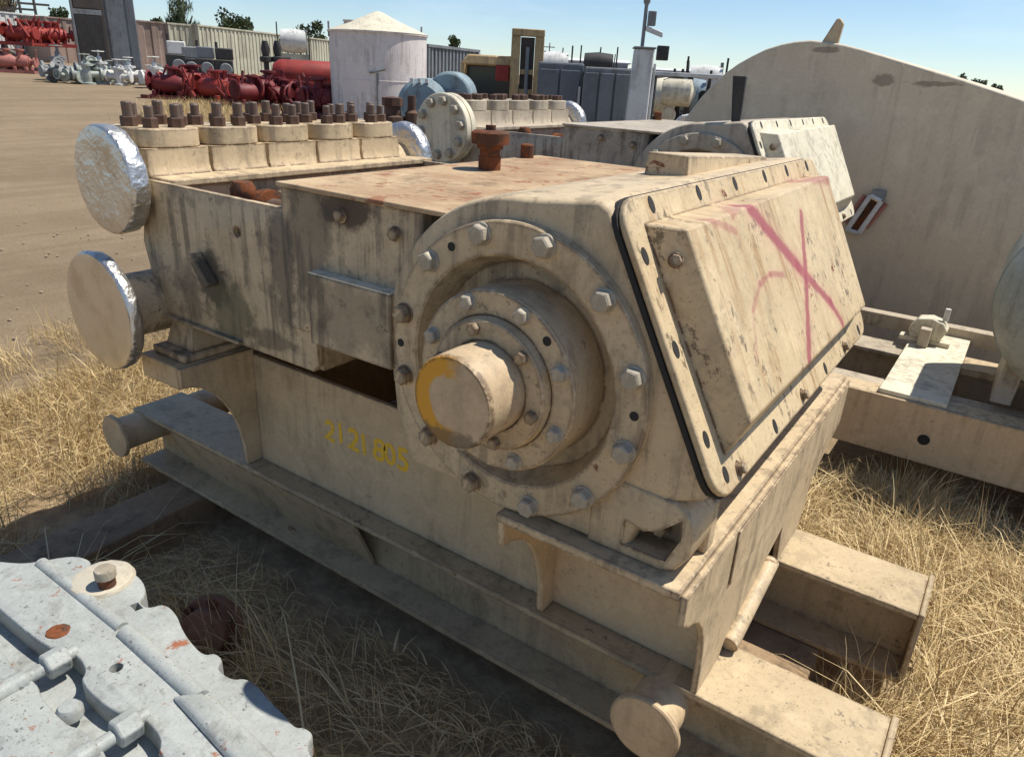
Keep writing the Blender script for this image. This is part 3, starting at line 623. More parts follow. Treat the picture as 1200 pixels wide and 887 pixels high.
# ------------------------------------------------------------------ big tan tank behind, at the right
def big_tank():
    t = thing('storage_tank', (-1.0, 6.0, 0), 'huge tan steel tank with a curved top behind the pumps, right side', 'tank')
    out = [(-2.20, .16), (-1.2, .06), (.7, .06), (1.25, .3), (1.5, .8), (1.32, 1.35), (.75, 1.68), (.25, 1.84), (-.184, 1.969), (-.371, 2.022), (-.528, 2.066), (-.746, 2.121), (-.971, 2.178), (-1.08, 2.206), (-1.20, 2.236), (-1.32, 2.262), (-1.45, 2.280), (-1.567, 2.289), (-1.68, 2.278), (-1.776, 2.258), (-1.89, 2.22), (-1.985, 2.171), (-2.08, 2.115), (-2.166, 2.049), (-2.26, 1.955), (-2.346, 1.852), (-2.435, 1.717), (-2.53, 1.50), (-2.58, 1.25), (-2.58, .9), (-2.50, .5)]
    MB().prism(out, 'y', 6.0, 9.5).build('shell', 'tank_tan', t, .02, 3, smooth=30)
    MB().hull8([(-.924, 5.994, 2.15), (-.916, 5.994, 2.15), (-.916, 6.001, 2.15), (-.924, 6.001, 2.15)], [(-.880, 5.996, 1.10), (-.873, 5.996, 1.10), (-.873, 6.001, 1.10), (-.880, 6.001, 1.10)]).build('weld_seam', 'tank_tan', t, .002)
    MB().prism([(-1.50, 2.27), (-1.385, 2.262), (-1.372, 2.40), (-1.40, 2.435), (-1.425, 2.43)], 'y', 6.03, 6.07).build('lifting_lug', 'tan', t, .006)
    MB().prism([(-2.235, 1.90), (-2.16, 2.0), (-2.20, 2.10), (-2.30, 2.06)], 'y', 7.2, 7.3).build('cleat', 'tan', t, .004)
    for x in (-1.9, .6): MB().box(x-.2, x+.2, 6.3, 9.2, -.02, .2).build('saddle', 'tan_skid', t, .01)
big_tank(); loose()
def red_bracket():
    # frame hung on the tank face
    t = thing('gauge_bracket', (-.93, 5.93, 1.0), 'small red and white rectangular frame hung on the tan tank', 'bracket')
    def bar(a, b, m, nm, r=.018):
        a = Vector(a); b = Vector(b); MB().cyl(a, b, r, 8).build(nm, m, t)
    A, B, C_, D_ = (-1.03, 5.95, 1.00), (-.945, 5.95, .985), (-.845, 5.95, 1.235), (-.925, 5.95, 1.265)
    bar(A, B, 'white', 'bar'); bar(B, C_, 'white', 'bar'); bar(C_, D_, 'white', 'bar'); bar(D_, A, 'white', 'bar')
    MB().hull8([(-1.03, 5.985, 1.00), (-.945, 5.985, .985), (-.845, 5.985, 1.235), (-.925, 5.985, 1.265)], [(-1.03, 5.975, 1.00), (-.945, 5.975, .985), (-.845, 5.975, 1.235), (-.925, 5.975, 1.265)]).build('back_plate', 'rust', t)
    bar((-1.06, 5.97, 1.05), (-.965, 5.97, 1.26), 'pinkred', 'rail', .014); bar((-.905, 5.97, 1.03), (-.81, 5.97, 1.22), 'pinkred', 'rail', .014)
    MB().box(-.92, -.83, 5.955, 5.998, 1.24, 1.31).build('hook', 'midgrey', t, .004)
red_bracket(); loose()

# ------------------------------------------------------------------ pale grey machine in the lower left corner
def grey_machine():
    t = thing('gearbox_casting', (-1.6, .55, 0), 'pale grey machine casing with large bolts, lower left corner', 'machine casing')
    z0, z1 = .44, .50
    edge = [(-2.40, .545), (-2.36, .60), (-2.24, .665), (-2.20, .70), (-2.146, .792), (-2.08, .815), (-2.05, .795), (-2.00, .845), (-1.93, .862), (-1.86, .858), (-1.80, .83), (-1.79, .80), (-1.74, .80), (-1.725, .842), (-1.66, .838), (-1.60, .815), (-1.54, .80), (-1.46, .79), (-1.445, .815), (-1.405, .812), (-1.395, .782), (-1.33, .785), (-1.31, .81), (-1.26, .812), (-1.20, .80), (-1.14, .795), (-1.09, .785), (-1.075, .80), (-1.04, .80), (-1.03, .765), (-.95, .74), (-.80, .70), (-.72, .62), (-.70, .54)]
    inner = [(-1.27, .545), (-1.30, .575), (-1.36, .585), (-1.44, .582), (-1.455, .55), (-1.62, .548), (-1.64, .578), (-1.70, .590), (-1.78, .585), (-1.80, .55)]
    def chaikin(pl, k):
        for _ in range(k):
            out = []
            for i in range(len(pl)):
                p_, q_ = pl[i], pl[(i+1) % len(pl)]
                out += [(p_[0]*.75+q_[0]*.25, p_[1]*.75+q_[1]*.25), (p_[0]*.25+q_[0]*.75, p_[1]*.25+q_[1]*.75)]
            pl = out
        return pl
    holes = [circle(-1.593, .584+.045, .017, 14), [(-1.79, .775), (-1.755, .772), (-1.75, .792), (-1.785, .796)]]
    top = holed(chaikin(edge + inner, 2), holes, 'z', z1, z0, depth=z0+.004, ch=.011).build('top_flange', 'pale_grey', t, 0, 3, smooth=50)
    MB().lathe([(.0168, 0), (.0168, .002), (0, .002)], (-1.593, .629, z0+.0045), 'z', 14).build('hole_bottom', 'gap', t)  # black disc added so the hole's depth is dark by colour
    MB().prism([(-2.36, .56), (-2.15, .74), (-1.95, .80), (-1.75, .775), (-1.4, .755), (-1.05, .735), (-.75, .60), (-.75, .40), (-2.36, .40)], 'z', .02, z0-.001).build('body', 'pale_grey', t, .02, 3)
    for (xa, ya, xb, yb, r) in ((-2.18, .715, -1.72, .715, .020), (-1.70, .712, -1.34, .70, .026), (-1.30, .70, -.86, .665, .024)):
        MB().cyl((xa, ya, z1-.006), (xb, yb, z1-.006), r, 16).build('rib', 'pale_grey', t)
    MB().hull8([(-1.40, .655, z1+.0006), (-.82, .60, z1+.0006), (-.82, .685, z1+.0006), (-1.36, .715, z1+.0006)], [(-1.36, .665, z1+.02), (-.84, .615, z1+.02), (-.84, .67, z1+.02), (-1.33, .70, z1+.02)]).build('raised_pad', 'pale_grey', t, .008, 3)
    MB().lathe([(.088, 0), (.084, .010), (.075, .014), (0, .015)], (-1.955, .785, z1+.0005), 'z', 32, .02).build('dusty_boss', 'dust_boss', t)
    bo = MB().cyl((-1.905, .775, z1+.010), (-1.905, .775, z1+.045), .024, 18); bo.build('bolt_shank', 'rust', t)
    MB().lathe([(.029, 0), (.029, .022), (.026, .027), (0, .028)], (-1.905, .775, z1+.0455), 'z', 24).build('bolt_cap', 'galv', t)
    MB().lathe([(.030, 0), (.026, .003), (.014, .003), (.012, .0005), (0, .0005)], (-1.838, .603, z1+.0006), 'z', 20, .06).build('rusty_plug', 'rust', t)
    # second flange across the gap, and the two bolts between them
    fl2 = [(-2.40, .30), (-2.40, .47), (-2.0, .475), (-1.86, .485), (-1.80, .475), (-1.70, .49), (-1.66, .475), (-1.52, .47), (-1.48, .488), (-1.38, .488), (-1.34, .47), (-.80, .465), (-.80, .30)]
    holed(chaikin(fl2, 2), [], 'z', z1-.004, z0-.05, ch=.011).build('lower_flange', 'pale_grey', t, 0, 3, smooth=50)
    MB().prism([(-2.38, .10), (-.80, .10), (-.80, .299), (-2.38, .299)], 'z', .02, z1-.09).build('lower_body', 'pale_grey', t, .02, 3)
    for x in (-1.735, -1.40):
        sb = MB().cyl((x, .44, z1-.004), (x, .60, z1-.004), .017, 16).build('stud', 'pale_grey', t)
        MB().lathe([(.017, .032), (.032, .028), (.036, .022), (.036, -.022), (.032, -.028), (.017, -.03)], (x, .548, z1-.004), 'y', 6, a0=.3).build('hex_nut', 'pale_grey', t, .003, smooth=20)
        MB().cyl((x, .40, z1-.004), (x, .478, z1-.004), .026, 14).build('boss', 'pale_grey', t, .004)
    MB().lathe([(.03, -.02), (.03, .0), (.022, .012), (0, .014)], (-1.565, .498, z1-.012), 'z', 18).build('knob', 'pale_grey', t)
M['dust_boss'] = paint('dusty_boss', (.50, .44, .33), (.42, .40, .345), rust=.22, dirt=.15, streak=0, sc=2, rustcol=(.2, .09, .04))
grey_machine(); loose()
def rusty_flange():
    t = thing('pipe_flange', (-1.95, 1.12, .0), 'rusty pipe flange lying in dry grass beside the grey casing', 'flange')
    c = (-1.94, 1.10, .12)
    a = MB().lathe([(0, -.085), (.075, -.085), (.08, -.08), (.08, -.03), (.108, -.028), (.111, -.02), (.111, .005), (.108, .01), (.06, .012), (0, .012)], c, 'y', 40)
    mt = Matrix.Translation(Vector(c)) @ Matrix.Rotation(R(28), 4, 'Z') @ Matrix.Rotation(R(-18), 4, 'X') @ Matrix.Translation(-Vector(c))
    a.v = [tuple(mt @ Vector(v)) for v in a.v]; a.build('flange_ring', 'rust_light', t, .004)
    for k in range(6):
        an = R(60*k+20); p = mt @ Vector((c[0]+.093*math.cos(an), c[1]-.03, c[2]+.093*math.sin(an))); q_ = mt @ Vector((c[0]+.093*math.cos(an), c[1]-.05, c[2]+.093*math.sin(an)))
        MB().cyl(p, q_, .013, 6).build('bolt', 'rust', t)
rusty_flange(); loose()

# ------------------------------------------------------------------ background yard
def gp(px, D):
    p = P(px, 80, D); return p.x, p.y, ground_z(p.x, p.y)
def facing(px, D):                       # local axes at a spot: right (along the view's right) and away
    a = P(px, 80, D); n = Vector((a.x, a.y, 0)).normalized(); return Vector((n.y, -n.x, 0)), n
def rz_of(px, D, extra=0.0):
    r_, n = facing(px, D); return math.atan2(r_.y, r_.x) + extra
def bthing(name, px, D, label, cat, group=None, rot=0.0, dz=0.0):
    """a thing whose parts are built in its own local frame: +x to the viewer's right, +y away, z up"""
    x, y, z = gp(px, D); t = thing(name, (x, y, z + dz), label, cat, group, rz_of(px, D, rot)); loose(); return t
def bpart(mb, name, m, t, bevel=0.0, smooth=35, sub=None):
    me = mb.mesh(name, (0, 0, 0)); return finish(name, me, m, sub or t, bevel, 2, smooth)
def ht(px, py, D): return P(px, py, D).z - gp(px, D)[2]     # height above the ground there
def wd(px0, px1, D): return (P(px1, 80, D) - P(px0, 80, D)).length

# white tank with conical roof
def round_tank():
    D = 25; t = bthing('storage_tank', 443.5, D + 1.7, 'chalky white upright round tank with a conical roof', 'tank')
    r = wd(387, 501, D + 1.4)/2; h = ht(440, 38, D)
    bpart(MB().lathe([(r, -.1), (r, h*.46), (r+.012, h*.462), (r+.012, h*.47), (r, h*.472), (r, h-.06), (r+.05, h-.05), (r+.05, h)], (0, 0, 0), 'z', 64), 'shell', 'tankwhite', t)
    bpart(MB().lathe([(r+.06, h+.0), (r*.45, h+.36), (.12, h+.62), (0, h+.64)], (0, 0, 0), 'z', 64), 'roof', 'cream', t)
    bpart(MB().lathe([(.22, 0), (.22, .16), (.25, .16), (.25, .2), (0, .21)], (-r*.55, -.2, h+.12), 'z', 24), 'hatch', 'tankwhite', t)
    bpart(MB().cyl((-.05, -r-.03, 0), (-.05, -r-.03, h*.55), .035, 10), 'pipe', 'midgrey', t)
    bpart(MB().cyl((-.3, -r-.03, h*.55), (.2, -r-.03, h*.6), .03, 10), 'bracket', 'midgrey', t)
    for x in (-r*.99, r*.88): bpart(MB().cyl((x, -.3, h-.2), (x, -.3, h+.25), .03, 8), 'lug', 'midgrey', t)
round_tank()

# corrugated shed / containers
def corrugated(name, px0, D0, px1, D1, top, m, label, cat, depth=6.0, pitch=.5, base=None, group=None):
    a = P(px0, 80, D0); b = P(px1, 80, D1); a.z = b.z = 0; d = (b-a); L = d.length; d.normalize()
    z = min(ground_z(a.x, a.y), ground_z(b.x, b.y)) - .05
    t = thing(name, (a.x, a.y, z), label, cat, group, math.atan2(d.y, d.x)); loose()
    n = int(L/pitch); mb = MB(); pts = []
    for k in range(n):
        x = k*pitch
        pts += [(x, 0), (x+pitch*.42, 0), (x+pitch*.5, .06), (x+pitch*.92, .06)]
    pts += [(L, 0), (L, depth), (0, depth)]
    h = top - z
    mb.prism(pts, 'z', 0, h); bpart(mb, 'wall', m, t, 0, 0)
    bpart(MB().box(-.05, L+.05, -.05, depth+.05, h+.002, h+.10), 'roof', m, t, 0, 0)
    for x in (0, L-.12): bpart(MB().box(x, x+.12, -.03, -.002, .0, h), 'corner_post', m, t, 0, 0)
    return t, L, h
corrugated('container', 236, 58, 392, 74, P(236, 31, 58).z, 'shed', 'long cream corrugated container row at the back of the yard', 'container', pitch=.45)
corrugated('container', 202, 57.5, 236.5, 58.5, P(205, 29, 57.5).z, 'shed', 'short olive cream container section beside the long cream row', 'container', pitch=.4)
corrugated('shed', 166, 57, 201, 57.6, P(180, 27, 57).z, 'shed_pink', 'dull pink sheet metal shed beside the tall grey cabinet', 'shed', pitch=.9)
corrugated('container', -40, 66, 62, 70, P(20, 17, 68).z, 'white', 'white container at the far left edge of the yard', 'container', pitch=.6)
corrugated('container', 62, 66, 95, 67, P(80, 23, 66).z, 'shed_pink', 'reddish container behind the dark brown cabinet', 'container', pitch=.6)
corrugated('container', 501, 30, 560, 34, P(520, 56, 30).z, 'slate_light', 'grey container just right of the white round tank', 'container', pitch=.3, depth=3)

# two tall cabinets
def cabinet(px0, px1, D, topz, m, label, panels, depth=2.4):
    t = bthing('equipment_cabinet', (px0+px1)/2, D, label, 'cabinet'); wdt = wd(px0, px1, D); h = topz
    bpart(MB().box(-wdt/2, wdt/2, 0, depth, -.05, h), 'body', m, t, .03, 0)
    for (x0, x1, z0, z1, mm) in panels:
        bpart(MB().box(-wdt/2+wdt*x0, -wdt/2+wdt*x1, -.05, -.002, h*z0, h*z1), 'panel', mm, t, .01, 0)
    return t
cabinet(93, 131, 53, 6.6, 'brown_dark', 'tall dark brown radiator cabinet at the far left of the yard', [(.12, .88, .52, .97, 'brown_dark'), (.1, .9, .06, .46, 'dark'), (-.0, .08, 0, .62, 'midgrey'), (.08, .92, .47, .51, 'midgrey')])
cabinet(131, 166, 53.5, 6.5, 'slate_light', 'tall blue grey cabinet beside the dark brown one', [(.28, .52, .74, .86, 'white'), (.72, .98, .05, .99, 'slate'), (.08, .66, .05, .68, 'slate_light')])

# grey switch cabinets, middle distance
cabinet(630, 684, 13.0, ht(655, 73, 13.0), 'slate', 'dark slate cabinet between the forklift and the pale stack', [(.05, .46, .1, .95, 'slate'), (.5, .92, .1, .95, 'slate'), (.84, .96, .70, .84, 'white')], 1.2)
cabinet(684.5, 742, 12.6, ht(710, 79, 12.6), 'slate_light', 'lighter slate cabinet with vertical ribs beside the pale stack', [(.03, .30, .05, .96, 'slate'), (.34, .62, .05, .96, 'slate_light'), (.66, .97, .05, .96, 'slate_light')], 1.2)
def stack():
    D = 12.0; t = bthing('exhaust_stack', 755, D, 'tall pale grey stack with a camera arm on top', 'stack', rot=R(4)); k = D/850*1.05; h = ht(755, 57, D)
    bpart(MB().hull8([(-.24, 0, -.1), (.12, 0, -.1), (.12, .4, -.1), (-.24, .4, -.1)], [(-.17, 0, h), (.12, 0, h), (.12, .4, h), (-.17, .4, h)]), 'duct', 'white', t, .02)
    bpart(MB().box(.135, .17, .05, .12, -.05, h*.92), 'rail', 'white', t, .005)
    bpart(MB().box(-.19, .14, -.03, .43, h+.002, h+.03), 'cap', 'slate_light', t, .01)
    bpart(MB().cyl((-.06, .2, h+.04), (-.06, .2, h+.62), .028, 10), 'pole', 'midgrey', t)
    bpart(MB().lathe([(.03, 0), (.05, .03), (.05, .10), (0, .13)], (-.06, .2, h+.6), 'z', 14), 'sensor', 'midgrey', t)
    bpart(MB().box(-.02, .10, .15, .25, h+.32, h+.52), 'box', 'midgrey', t, .01)
    bpart(MB().hull8([(-.03, .14, h+.25), (.22, .12, h+.17), (.22, .22, h+.17), (-.03, .24, h+.25)], [(-.03, .14, h+.32), (.22, .12, h+.24), (.22, .22, h+.24), (-.03, .24, h+.32)]), 'camera', 'white', t, .01)
    bpart(MB().box(.17, .34, .1, .3, h-.14, h+.06), 'bracket', 'dark', t, .01)
stack()
def engine_skid():
    D = 14.0; t = bthing('engine_unit', 800, D, 'dark engine unit with a cream cylinder right of the pale stack', 'engine')
    bpart(MB().box(-.55, -.45, 0, 1, -.05, 2.05), 'post', 'dark', t, .01); bpart(MB().box(.1, .2, 0, 1, .4, 2.05), 'post', 'dark', t, .01)
    bpart(MB().box(-.6, .9, -.05, 1.2, 2.055, 2.12), 'canopy', 'white', t, .01)
    bpart(MB().box(-.5, .8, .2, 1.2, -.05, 1.25), 'block', 'midgrey', t, .05)
    bpart(MB().lathe([(0, -.2), (.2, -.19), (.23, -.1), (.23, .3), (0, .4)], (-.12, .0, 1.8), 'x', 28), 'cylinder', 'cream', t)
    for x, z, r in ((-.15, 1.42, .13), (-.15, 1.05, .13)): bpart(MB().lathe([(0, -.1), (r, -.08), (r, .3), (0, .32)], (x, .05, z), 'y', 20), 'filter', 'cream', t)
    bpart(MB().lathe([(.09, 0), (.09, .4), (.05, .45)], (.42, .2, 1.4), 'z', 16), 'turbo', 'dark', t)
    bpart(MB().lathe([(.16, -.1), (.2, 0), (.16, .1)], (.6, .1, 1.6), 'x', 20), 'intake', 'midgrey', t)
    for k in range(8):
        x = -.4+.15*k; bpart(MB().cyl((x, .1, .9), (x+random.uniform(-.2, .3), .12, 1.3+random.uniform(0, .5)), .03, 8), 'hose', 'dark', t)
engine_skid()
def handrail():
    t = bthing('handrail', 806, 11.0, 'white curved handrail beside the tan tank', 'handrail'); n = 10
    pts = [(-.13, 0, -.02), (-.13, 0, 1.2), (-.09, 0, 1.42), (.0, 0, 1.52), (.2, 0, 1.56), (.4, 0, 1.56)]
    for dx, dy in ((0, 0), (.06, .4)):
        mb = MB()
        for a, b in zip(pts[:-1], pts[1:]): mb.cyl((a[0]+dx, dy, a[2]), (b[0]+dx, dy, b[2]), .028, 10)
        bpart(mb, 'tube', 'white', t)
    bpart(MB().cyl((-.13, 0, .9), (-.07, .4, .9), .02, 8), 'rung', 'white', t); bpart(MB().cyl((-.13, 0, 1.2), (-.07, .4, 1.2), .02, 8), 'rung', 'white', t)
handrail()
# forklift
def forklift():
    D = 15.0; t = bthing('forklift', 585, D, 'faded yellow forklift with raised mast behind the cabinets', 'forklift'); k = D/850*1.06
    X = lambda px: (px-585)*k
    zt = ht(580, 66, D); zm = ht(612, 41, D)
    bpart(MB().box(X(545), X(608), .1, 1.2, .35, 1.32), 'body', 'midgrey', t, .05)
    bpart(MB().box(X(549), X(597), 1.12, 1.16, 1.33, zt-.12), 'rear_window', 'glass', t)
    bpart(MB().box(X(556), X(600), .2, 1.1, 1.325, 1.45), 'hood', 'fork', t, .04)
    bpart(MB().box(X(541), X(560), .05, 1.25, .4, 1.22), 'counterweight', 'midgrey', t, .08)
    bpart(MB().hull8([(X(544), .1, zt-.16), (X(602), .1, zt-.16), (X(602), 1.2, zt-.16), (X(546), 1.2, zt-.16)], [(X(552), .14, zt+.02), (X(598), .14, zt+.02), (X(598), 1.16, zt+.02), (X(552), 1.16, zt+.02)]), 'overhead_guard', 'fork', t, .03)
    for x0, x1 in ((544, 548), (600, 609)):
        for y in (.12, 1.15): bpart(MB().cyl((X(x1 if x0 > 590 else x0), y, 1.0), (X(x0 if x0 > 590 else x1), y, zt-.15), .05, 10), 'pillar', 'fork', t)
    bpart(MB().box(X(556), X(576), .35, .9, 1.05, 1.5), 'seat', 'dark', t, .06)
    bpart(MB().box(X(580), X(592), .4, .8, 1.06, 1.28), 'dashboard', 'midgrey', t, .04)
    bpart(MB().box(X(581), X(595), .09, .2, zt-.42, zt-.14), 'lamp_panel', 'red', t, .02)
    for x0 in (596, 620): bpart(MB().box(X(x0), X(x0+9), .0, .18, .1, zm-.02), 'mast_rail', 'fork', t, .01)
    bpart(MB().box(X(596), X(629), -.02, .2, zm-.015, zm+.11), 'mast_top', 'fork', t, .015)
    bpart(MB().box(X(605.5), X(619.5), .10, .14, .2, zm-.03), 'chain_panel', 'brown_dark', t, .005)
    for zz in (1.25, 1.6, 1.95): bpart(MB().box(X(605.5), X(619.5), .05, .09, zz, zz+.09), 'rung', 'fork', t, .005)
    bpart(MB().box(X(597), X(628), -.03, .19, 1.0, 1.12), 'cross_member', 'fork', t, .01)
    bpart(MB().cyl((X(612.5), .02, .3), (X(612.5), .02, zm-.2), .035, 10), 'lift_cylinder', 'midgrey', t)
    for x0 in (600, 624): bpart(MB().box(X(x0)-.05, X(x0)+.05, -1.1, -.04, .08, .13), 'fork_tine', 'dark', t, .01)
    for x, r in ((X(603), .36), (X(553), .30)):
        for y in (.0, 1.1):
            wl = bpart(MB().lathe([(r*.55, 0), (r*.92, 0), (r, .04), (r, .18), (r*.92, .22), (r*.55, .22)], (x, y, r), 'y', 28), 'wheel', 'rubber', t)
            bpart(MB().lathe([(0, .02), (r*.54, .01), (r*.54, .2), (0, .2)], (x, y, r), 'y', 20), 'rim', 'fork', t, 0, 35, wl)
forklift()
# blue-grey machine just behind the front pump's fluid end
def blue_machine():
    D = 7.6; t = bthing('gear_case', 508, D, 'blue grey rounded gear case behind the front pump', 'gear case', rot=R(-14)); k = D/850*1.06
    X = lambda px: (px-508)*k; Z = lambda py: ht(508, py, D)
    bpart(MB().lathe([(0, -.30), (.2, -.28), (.26, -.22), (.26, .25), (.2, .3), (0, .3)], (X(494), .3, Z(126)), 'y', 40), 'drum', 'bluegrey', t)
    bpart(MB().box(X(470), X(500), .05, .7, .0, Z(128)), 'column', 'bluegrey', t, .03)
    lob = [(X(490), Z(128)), (X(492), Z(105))] + arc(X(520), Z(112), .225, 150, -8, 14) + [(X(546), Z(135))]
    bpart(MB().prism(lob, 'y', .15, .5), 'chain_cover', 'bluegrey', t, .03, 40)
    bpart(MB().box(X(511), X(532), .13, .148, Z(112), Z(104)), 'name_plate', 'slate', t, .004)
    bpart(MB().box(X(500), X(548), .2, .9, .0, Z(136)), 'base', 'bluegrey', t, .03)
    for z in (150, 165): bpart(MB().cyl((X(478), .02, Z(z)), (X(478), .048, Z(z)), .02, 6), 'bolt', 'bluegrey', t)
    for kx in (484, 492, 500): bpart(MB().cyl((X(kx), .03, Z(98)), (X(kx), .03, Z(93)), .02, 8), 'stud', 'white', t)
blue_machine()
def rusty_valve():
    t = bthing('valve_assembly', 462, 5.6, 'rusty valve head standing just behind the row of valve covers', 'valve'); h = ht(462, 150, 5.6)
    bpart(MB().box(-.16, .16, 0, .3, -.02, h), 'column', 'grey_tan', t, .02)
    bpart(MB().lathe([(.09, 0), (.09, .07), (.06, .08), (.06, .14), (.075, .145), (.075, .20), (0, .21)], (-.02, .12, h+.001), 'z', 8), 'valve_body', 'nut_rust', t)
    bpart(MB().lathe([(.05, 0), (.05, .10), (.03, .12), (.03, .22), (0, .22)], (.12, .12, h+.001), 'z', 12), 'stem', 'nut_rust', t)
rusty_valve()

# valve trees, piles
def valve_unit(px, D, s, m, label, cat, group, tilt=False):
    t = bthing('wellhead_valve' if cat == 'valve' else 'pump_unit', px, D, label, cat, group, rot=random.uniform(-.9, .9), dz=-.02)
    if cat == 'valve':
        bpart(MB().lathe([(.10, 0), (.26, .0), (.26, .07), (.13, .09), (.16, .3), (.16, .45), (.13, .62), (.24, .64), (.24, .71), (.10, .72)], (0, 0, 0), 'z', 18), 'body', m, t)
        bpart(MB().lathe([(.0, -.5), (.22, -.5), (.22, -.43), (.11, -.41), (.11, .41), (.22, .43), (.22, .5), (0, .5)], (0, 0, .36), 'x', 16), 'cross_pipe', m, t)
        bpart(MB().lathe([(.08, 0), (.07, .14), (.03, .16), (.03, .34)], (0, 0, .72), 'z', 12), 'bonnet', m, t)
        w_ = bpart(MB().lathe([(.17, -.015), (.20, 0), (.17, .015), (.14, 0), (.17, -.015)], (0, 0, 1.02), 'z', 18), 'handwheel', m, t)
    else:
        bpart(MB().lathe([(0, -.45), (.20, -.43), (.25, -.34), (.25, .3), (.20, .42), (0, .45)], (0, 0, .42), 'x', 18), 'casing', m, t)
        bpart(MB().box(-.7, .7, -.35, -.27, 0, .12).box(-.7, .7, .27, .35, 0, .12).box(-.7, -.6, -.27, .27, .02, .1).box(.6, .7, -.27, .27, .02, .1), 'base', m, t)
        for x in (-.35, .35): bpart(MB().box(x-.05, x+.05, -.3, .3, .121, .25), 'foot', m, t, .01)
        bpart(MB().lathe([(.12, 0), (.10, .16), (.19, .18), (.19, .23), (0, .24)], (.1, 0, .64), 'z', 14), 'outlet', m, t)
        bpart(MB().lathe([(.15, 0), (.10, .02), (.10, .16), (.2, .17), (.2, .23), (0, .23)], (.45, 0, .42), 'x', 14), 'inlet', m, t)
        bpart(MB().lathe([(.24, -.03), (.28, 0), (.24, .03), (.2, 0), (.24, -.03)], (-.5, -.1, .5), 'x', 18), 'flywheel', m, t)
        pp = MB()
        for q_ in range(7):
            a_ = Vector((random.uniform(-.65, .65), random.uniform(-.36, .3), random.uniform(.1, .4))); pp.cyl(a_, a_ + Vector((random.uniform(-.4, .4), random.uniform(-.1, .1), random.uniform(.25, .7))), random.uniform(.02, .045), 7)
        bpart(pp, 'piping', m, t)
    if tilt: t.rotation_euler.x = random.choice((-1, 1))*random.uniform(.9, 1.5); t.location.z += .22*s
    t.scale = (s,)*3
    return t
gr = 'valves lined up along the yard'
ORD = ['first', 'second', 'third', 'fourth', 'fifth', 'sixth', 'seventh', 'eighth', 'ninth', 'tenth', 'eleventh', 'twelfth', 'thirteenth', 'fourteenth', 'fifteenth', 'sixteenth', 'seventeenth', 'eighteenth', 'nineteenth', 'twentieth']
for i in range(20):
    px = 58 + i*6.8 + random.uniform(-2.5, 2.5)
    m = ['midgrey', 'pale_rim', 'white', 'white'][min(3, int((i + random.random()*4)/5.5))]
    gname = 'grey' if m in ('midgrey', 'pale_rim') else 'white'
    valve_unit(px, 43.5 - i*.14 + random.uniform(-2.2, 1.6), random.uniform(.95, 1.5), m, f'small {gname} valve, {ORD[i]} from the left in the row along the yard', 'valve', gname + ' ' + gr, random.random() < .4)
for i in range(20):
    px = 198 + i*9.4 + random.uniform(-3.2, 3.2); D = 34.0 - i*.33 + random.uniform(-1.6, 1.2)
    m = 'red' if i < 9 and i % 3 else 'maroon'
    valve_unit(px, D, random.uniform(1.05, 1.5), m, ('bright red' if m == 'red' else 'dark maroon') + f' pump unit, {ORD[i]} from the left in the red cluster', 'pump', ('red' if m == 'red' else 'maroon') + ' pump units in the yard')
for i, px in enumerate((30, 40, 50, 60, 68)):
    valve_unit(px, 52+i*.3, 1.5, 'red', f'red pump unit before the white container, {ORD[i]} from the left of five', 'pump', 'red pumps far left').location.z += 1.3
for i, px in enumerate((6, 22)):
    valve_unit(px, 49, 1.35, 'pinkred', ['leftmost faded pink red pump unit, low at the left edge', 'faded pink red pump unit second from the left edge'][i], 'pump', 'faded pumps far left')
valve_unit(6, 54, 1.6, 'brown_dark', 'dark brown pump unit by the white container', 'pump', None)
for i, px in enumerate((312, 326)):
    t = bthing('valve_stack', px, 38, ['thin black valve stack left of its twin, before the cream container', 'thin black valve stack right of its twin, before the cream container'][i], 'valve stack')
    h = ht(px, 48, 38)
    bpart(MB().lathe([(.12, 0), (.12, h*.3), (.25, h*.32), (.25, h*.36), (.12, h*.38), (.12, h*.6), (.28, h*.62), (.28, h*.7), (.15, h*.72), (.2, h*.85), (.12, h)], (0, 0, 0), 'z', 14), 'body', 'dark', t)
    bpart(MB().cyl((-.1, 0, h*.66), (.55, 0, h*.68), .1, 10), 'arm', 'dark', t)
for i, (px, py0, m) in enumerate(((207, 43, 'white'), (222, 50, 'midgrey'), (240, 50, 'slate'), (262, 52, 'dark'))):
    t = bthing('engine_block', px, 47, ['white topped engine block at the pink shed', 'grey engine block second from the pink shed', 'slate engine block third from the pink shed', 'black engine block farthest from the pink shed'][i], 'engine')
    h = ht(px, py0, 47); bpart(MB().box(-.5, .5, 0, .9, 0, h*.6), 'block', 'dark', t, .05); bpart(MB().box(-.4, .55, .1, .8, h*.602, h*.9), 'head', m, t, .06)
    bpart(MB().cyl((-.3, .3, h*.9), (-.3, .3, h*1.05), .08, 10), 'pipe', 'dark', t); bpart(MB().lathe([(.3, -.08), (.34, 0), (.3, .08)], (.1, -.09, h*.35), 'y', 18), 'pulley', 'midgrey', t)
def red_vessel():
    D = 33; t = bthing('pressure_vessel', 358, D, 'bright red horizontal vessel beside the white tank', 'vessel'); z = ht(358, 88, D)
    bpart(MB().lathe([(0, -1.35), (.35, -1.28), (.52, -1.05), (.55, -.9), (.55, 1.0), (.5, 1.2), (0, 1.4)], (0, 0, z), 'x', 32), 'shell', 'red', t)
    for x in (-.7, .7): bpart(MB().box(x-.12, x+.12, -.4, .4, -.05, z-.3), 'saddle', 'red', t, .01)
    bpart(MB().lathe([(.25, 0), (.25, .25), (0, .26)], (-.55, -.5, z), 'y', 18), 'nozzle', 'pinkred', t)
red_vessel()
